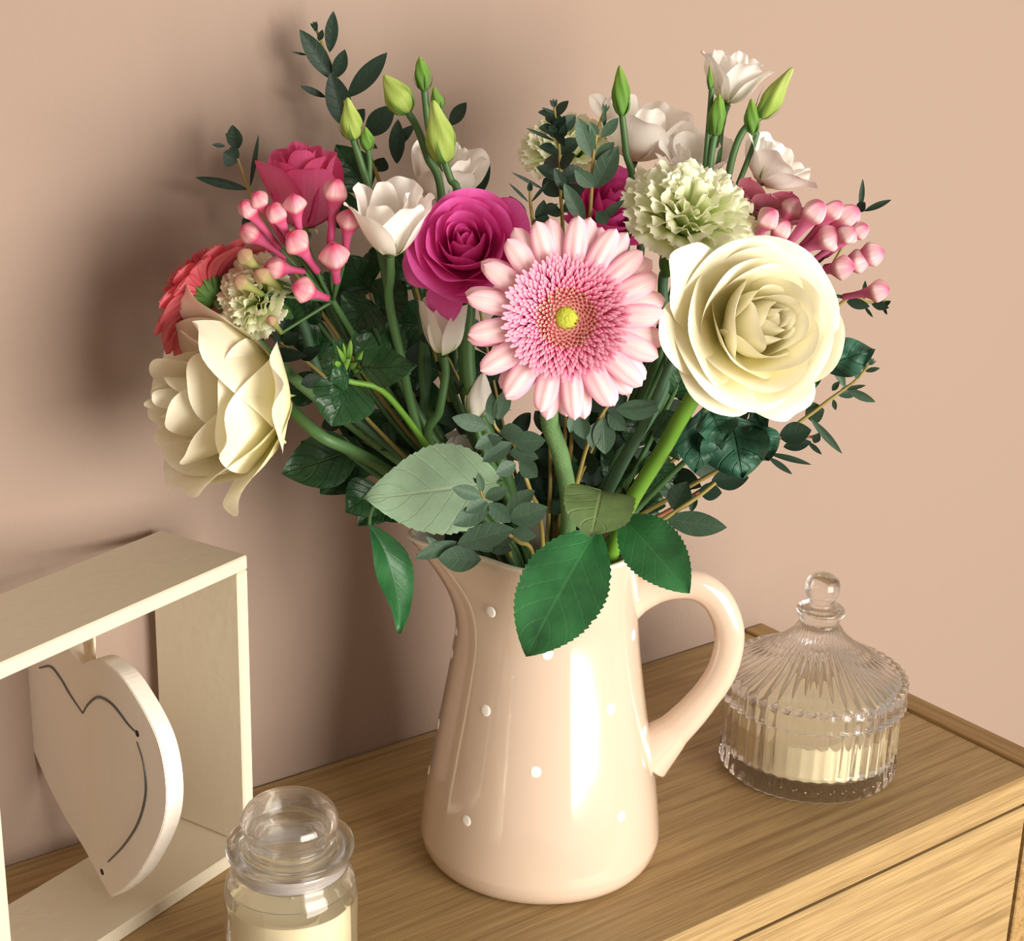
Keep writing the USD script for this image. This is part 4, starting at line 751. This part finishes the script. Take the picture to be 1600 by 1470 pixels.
sprig("eucalyptus sprig hanging just under the pale gerbera", [(960, 622, .06), (940, 648, .06), (920, 690, .05), (905, 740, .035)],
    [((906, 650), (914, 686), 28), ((942, 652), (946, 710), 36), ((950, 646), (978, 672), 26), ((962, 640), (1030, 640), 33), ((964, 636), (1028, 628), 16), ((930, 660), (925, 700), 24), ((900, 640), (890, 676), 18)], mt=EUCA, mp=875, mt_in=0.01, seed=14, tipbud=False)
sprig("dark eucalyptus sprig behind the left cream rose and lisianthus stems", [(353, 508, .02), (395, 513, .02), (440, 536, .02), (520, 600, .015), (640, 720, .01)],
    [((352, 508), (396, 513), 17), ((408, 553), (480, 556), 23), ((395, 512), (420, 488), 20), ((400, 516), (410, 540), 14), ((440, 536), (468, 520), 22), ((440, 540), (430, 512), 18), ((470, 560), (500, 545), 22), ((420, 505), (440, 470), 22), ((452, 480), (440, 520), 26), ((500, 590), (470, 600), 24)], mt=EUCAD, mp=795, mt_in=0.0, seed=15, tipbud=False)
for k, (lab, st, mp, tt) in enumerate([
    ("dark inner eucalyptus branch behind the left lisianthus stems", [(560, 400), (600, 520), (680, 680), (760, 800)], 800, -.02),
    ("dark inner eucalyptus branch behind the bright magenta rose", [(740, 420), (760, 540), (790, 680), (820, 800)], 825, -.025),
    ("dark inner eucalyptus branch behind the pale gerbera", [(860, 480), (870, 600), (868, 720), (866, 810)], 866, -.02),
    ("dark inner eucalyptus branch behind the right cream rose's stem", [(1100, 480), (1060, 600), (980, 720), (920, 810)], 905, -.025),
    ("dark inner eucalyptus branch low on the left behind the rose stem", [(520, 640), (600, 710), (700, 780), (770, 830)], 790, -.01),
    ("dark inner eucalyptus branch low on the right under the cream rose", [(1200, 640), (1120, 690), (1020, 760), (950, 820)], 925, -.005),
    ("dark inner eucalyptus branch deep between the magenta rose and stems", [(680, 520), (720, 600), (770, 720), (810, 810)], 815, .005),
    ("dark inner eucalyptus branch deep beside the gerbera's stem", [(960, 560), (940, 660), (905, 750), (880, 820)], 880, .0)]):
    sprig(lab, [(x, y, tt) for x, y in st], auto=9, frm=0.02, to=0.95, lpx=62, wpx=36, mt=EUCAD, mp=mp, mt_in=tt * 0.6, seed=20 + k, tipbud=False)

# broad leaved stems of the bouvardia and roses
LG2 = dict(group="broad leaved stems in the bouquet", name="leafy_stem", category="leafy stem")
def broad(lab, stem, leaves, mp, mt_in, seed, mt=None, r0=0.0012, r1=0.0018, tw=None, wave=0.12, vm=0.42, **kw2):
    rng = np.random.RandomState(seed + 300); t = Thing(LG2["name"], lab, LG2["category"], BASE0, LG2["group"])
    S(t, spline([P(*q) for q in stem] + into_jug(mp, mt_in, seed), 8), r0, r1, tw or STEM, sides=8)
    for k, q in enumerate(leaves):
        b, e, w, tb_, tt_ = q[:5]; kw = dict(roll=(rng.rand() - 0.5) * 0.5, bend=0.06 * rng.rand(), fold=0.22, vm=vm, sq=1.7, seed=k + seed, wave=wave, nv=26, nu=13); kw.update(kw2); kw.update(q[6] if len(q) > 6 else {})
        leaf_px(t, (q[5] if len(q) > 5 and q[5] else mt) or BLEAF, b, e, w, tb_, tt_, **kw)
    return t
tg = broad("glossy dark green leafy stem with green buds left of the stems", [(545, 556, .06), (540, 592, .058), (590, 606, .05), (630, 646, .04), (700, 740, .02)],
    [((566, 574), (650, 570), 66, .06, .075), ((548, 590), (518, 666), 104, .05, .06), ((545, 585), (515, 592), 44, .066, .072), ((536, 596), (522, 640), 34, .066, .076), ((545, 570), (498, 560), 60, .05, .05), ((560, 560), (580, 520), 50, .05, .045), ((600, 560), (630, 510), 46, .04, .03)], 800, 0.0, 1, tw=STEMB)
for k, (bx, by, tx, ty, r) in enumerate([(538, 566, 526, 540, 5), (545, 560, 548, 530, 6), (556, 566, 570, 545, 5), (548, 574, 560, 566, 6), (530, 570, 520, 562, 6), (555, 580, 565, 578, 5), (540, 560, 536, 536, 4)]):
    b3, q3 = P(bx, by, .068), P(tx, ty, .074)
    tg.part("green_bud", bud_mesh(b3, q3, r * mm(b3), spiral=0), BUDG)
    tg.part("tip_leaf", leaf_mesh(b3, q3 + (q3 - b3) * 0.5 + RT * 0.002 * math.sin(k * 2), 0.0018, nv=8, nu=5, fold=0.4), BLEAF)
broad("dark leafy stem in the shade behind the left bouvardia", [(560, 420, .0), (580, 500, .0), (660, 660, .0)],
    [((575, 450), (540, 400), 70, .0, .01), ((580, 470), (546, 512), 84, .01, .02), ((590, 480), (634, 440), 70, .0, .0), ((575, 300), (525, 226), 70, -.03, -.03), ((566, 330), (500, 330), 60, -.03, -.03), ((600, 540), (560, 500), 60, .0, .0), ((590, 420), (612, 380), 50, -.01, -.01), ((540, 440), (500, 470), 60, .0, .01), ((470, 500), (500, 470), 46, .01, .01), ((452, 510), (462, 460), 40, .02, .03), ((500, 540), (440, 500), 50, .0, .01)], 798, -0.01, 2)
broad("dark leafy stem hanging low under the left cream rose", [(520, 690, .02), (600, 750, .02), (690, 800, .02)],
    [((560, 700), (440, 740), 90, .01, .02), ((580, 740), (470, 690), 80, .0, .0), ((590, 760), (540, 800), 70, .01, .02), ((620, 760), (560, 822), 60, .0, .01), ((640, 720), (560, 690), 80, -.01, -.01), ((660, 760), (590, 810), 64, -.01, -.01), ((560, 730), (500, 770), 60, .0, .01), ((690, 690), (640, 650), 60, -.02, -.02), ((650, 700), (596, 640), 70, -.02, -.02), ((610, 690), (520, 640), 70, -.02, -.02)], 785, 0.01, 3)
broad("wilted dark green leaves crumpled under the big cream rose", [(1160, 660, .04), (1110, 690, .04), (1040, 750, .03)],
    [((1140, 650), (1160, 748), 110, .05, .06), ((1096, 640), (1086, 740), 76, .05, .055), ((1170, 655), (1205, 640), 60, .045, .05), ((1176, 665), (1200, 720), 66, .05, .055), ((1110, 640), (1130, 690), 70, .06, .066), ((1080, 650), (1075, 700), 50, .04, .04), ((1280, 572), (1366, 545), 62, .05, .05), ((1230, 600), (1290, 570), 50, .04, .04)], 930, 0.02, 4, mt=WILT, wave=0.45, vm=0.5)
broad("dark leafy stem behind the right cream rose's lower petals", [(1060, 600, .0), (1010, 700, .0), (960, 790, .0)],
    [((1050, 620), (1080, 560), 60, .0, .0), ((1030, 660), (1090, 690), 70, .0, .0), ((1020, 690), (970, 640), 60, -.01, -.01), ((1000, 720), (1060, 760), 60, .0, .0), ((990, 750), (940, 700), 60, -.01, -.01), ((1040, 640), (1060, 720), 60, .02, .03), ((985, 770), (1040, 790), 50, .01, .01)], 915, 0.0, 5)
for k, (lab, a, b_, mp) in enumerate([("bare bluish stem left of the right cream rose's stem", (1052, 560, .03), (960, 750, .025), 905), ("bare green stem behind the lisianthus stems", (655, 470, .0), (672, 690, .0), 805)]):
    t = Thing("cut_stem", lab, "flower stem", BASE0, "bare stems in the bouquet"); S(t, spline([P(*a), P((a[0] + b_[0]) / 2 + 4, (a[1] + b_[1]) / 2, a[2]), P(*b_)] + into_jug(mp, 0.005, k), 8), 0.0022, 0.0028, STEMD)
broad("dark leafy stem filling the back between the lisianthus stems", [(640, 430, -.04), (680, 560, -.035), (740, 720, -.03)],
    [((650, 450), (610, 390), 80, -.04, -.04), ((660, 480), (720, 430), 80, -.04, -.04), ((665, 510), (600, 500), 84, -.035, -.03), ((670, 540), (740, 500), 84, -.035, -.03), ((690, 580), (640, 560), 80, -.03, -.03), ((700, 600), (770, 560), 90, -.03, -.03), ((700, 630), (640, 640), 84, -.03, -.03), ((720, 660), (790, 640), 84, -.03, -.03), ((735, 700), (670, 730), 80, -.03, -.03), ((745, 720), (800, 730), 80, -.03, -.03), ((760, 760), (710, 800), 70, -.02, -.02)], 810, -0.025, 6)
broad("dark leafy stem filling the back behind the gerbera's stem", [(920, 560, -.04), (910, 660, -.035), (880, 780, -.03)],
    [((915, 580), (850, 560), 90, -.04, -.04), ((915, 600), (980, 560), 90, -.04, -.04), ((910, 640), (840, 630), 90, -.035, -.03), ((905, 660), (980, 640), 90, -.035, -.03), ((900, 700), (830, 700), 80, -.03, -.03), ((895, 720), (970, 710), 80, -.03, -.03), ((890, 750), (830, 780), 70, -.03, -.03), ((885, 770), (950, 780), 70, -.03, -.03), ((940, 560), (1010, 500), 80, -.04, -.04)], 872, -0.028, 7)
broad("dark leafy stem filling the shade right of the left cream rose", [(470, 470, .0), (540, 560, .0), (640, 690, .0)],
    [((490, 490), (440, 470), 70, .0, .0), ((500, 500), (540, 450), 80, -.01, -.01), ((520, 530), (460, 540), 80, .0, .0), ((530, 540), (600, 500), 84, -.01, -.01), ((550, 570), (490, 600), 80, .0, .0), ((560, 580), (630, 560), 84, -.01, -.01), ((580, 610), (520, 640), 80, .0, .0), ((590, 620), (650, 590), 70, -.01, -.01), ((610, 650), (560, 690), 80, .0, .0), ((620, 660), (690, 640), 70, -.01, -.01), ((500, 620), (450, 590), 60, -.01, -.01)], 795, -0.01, 8)
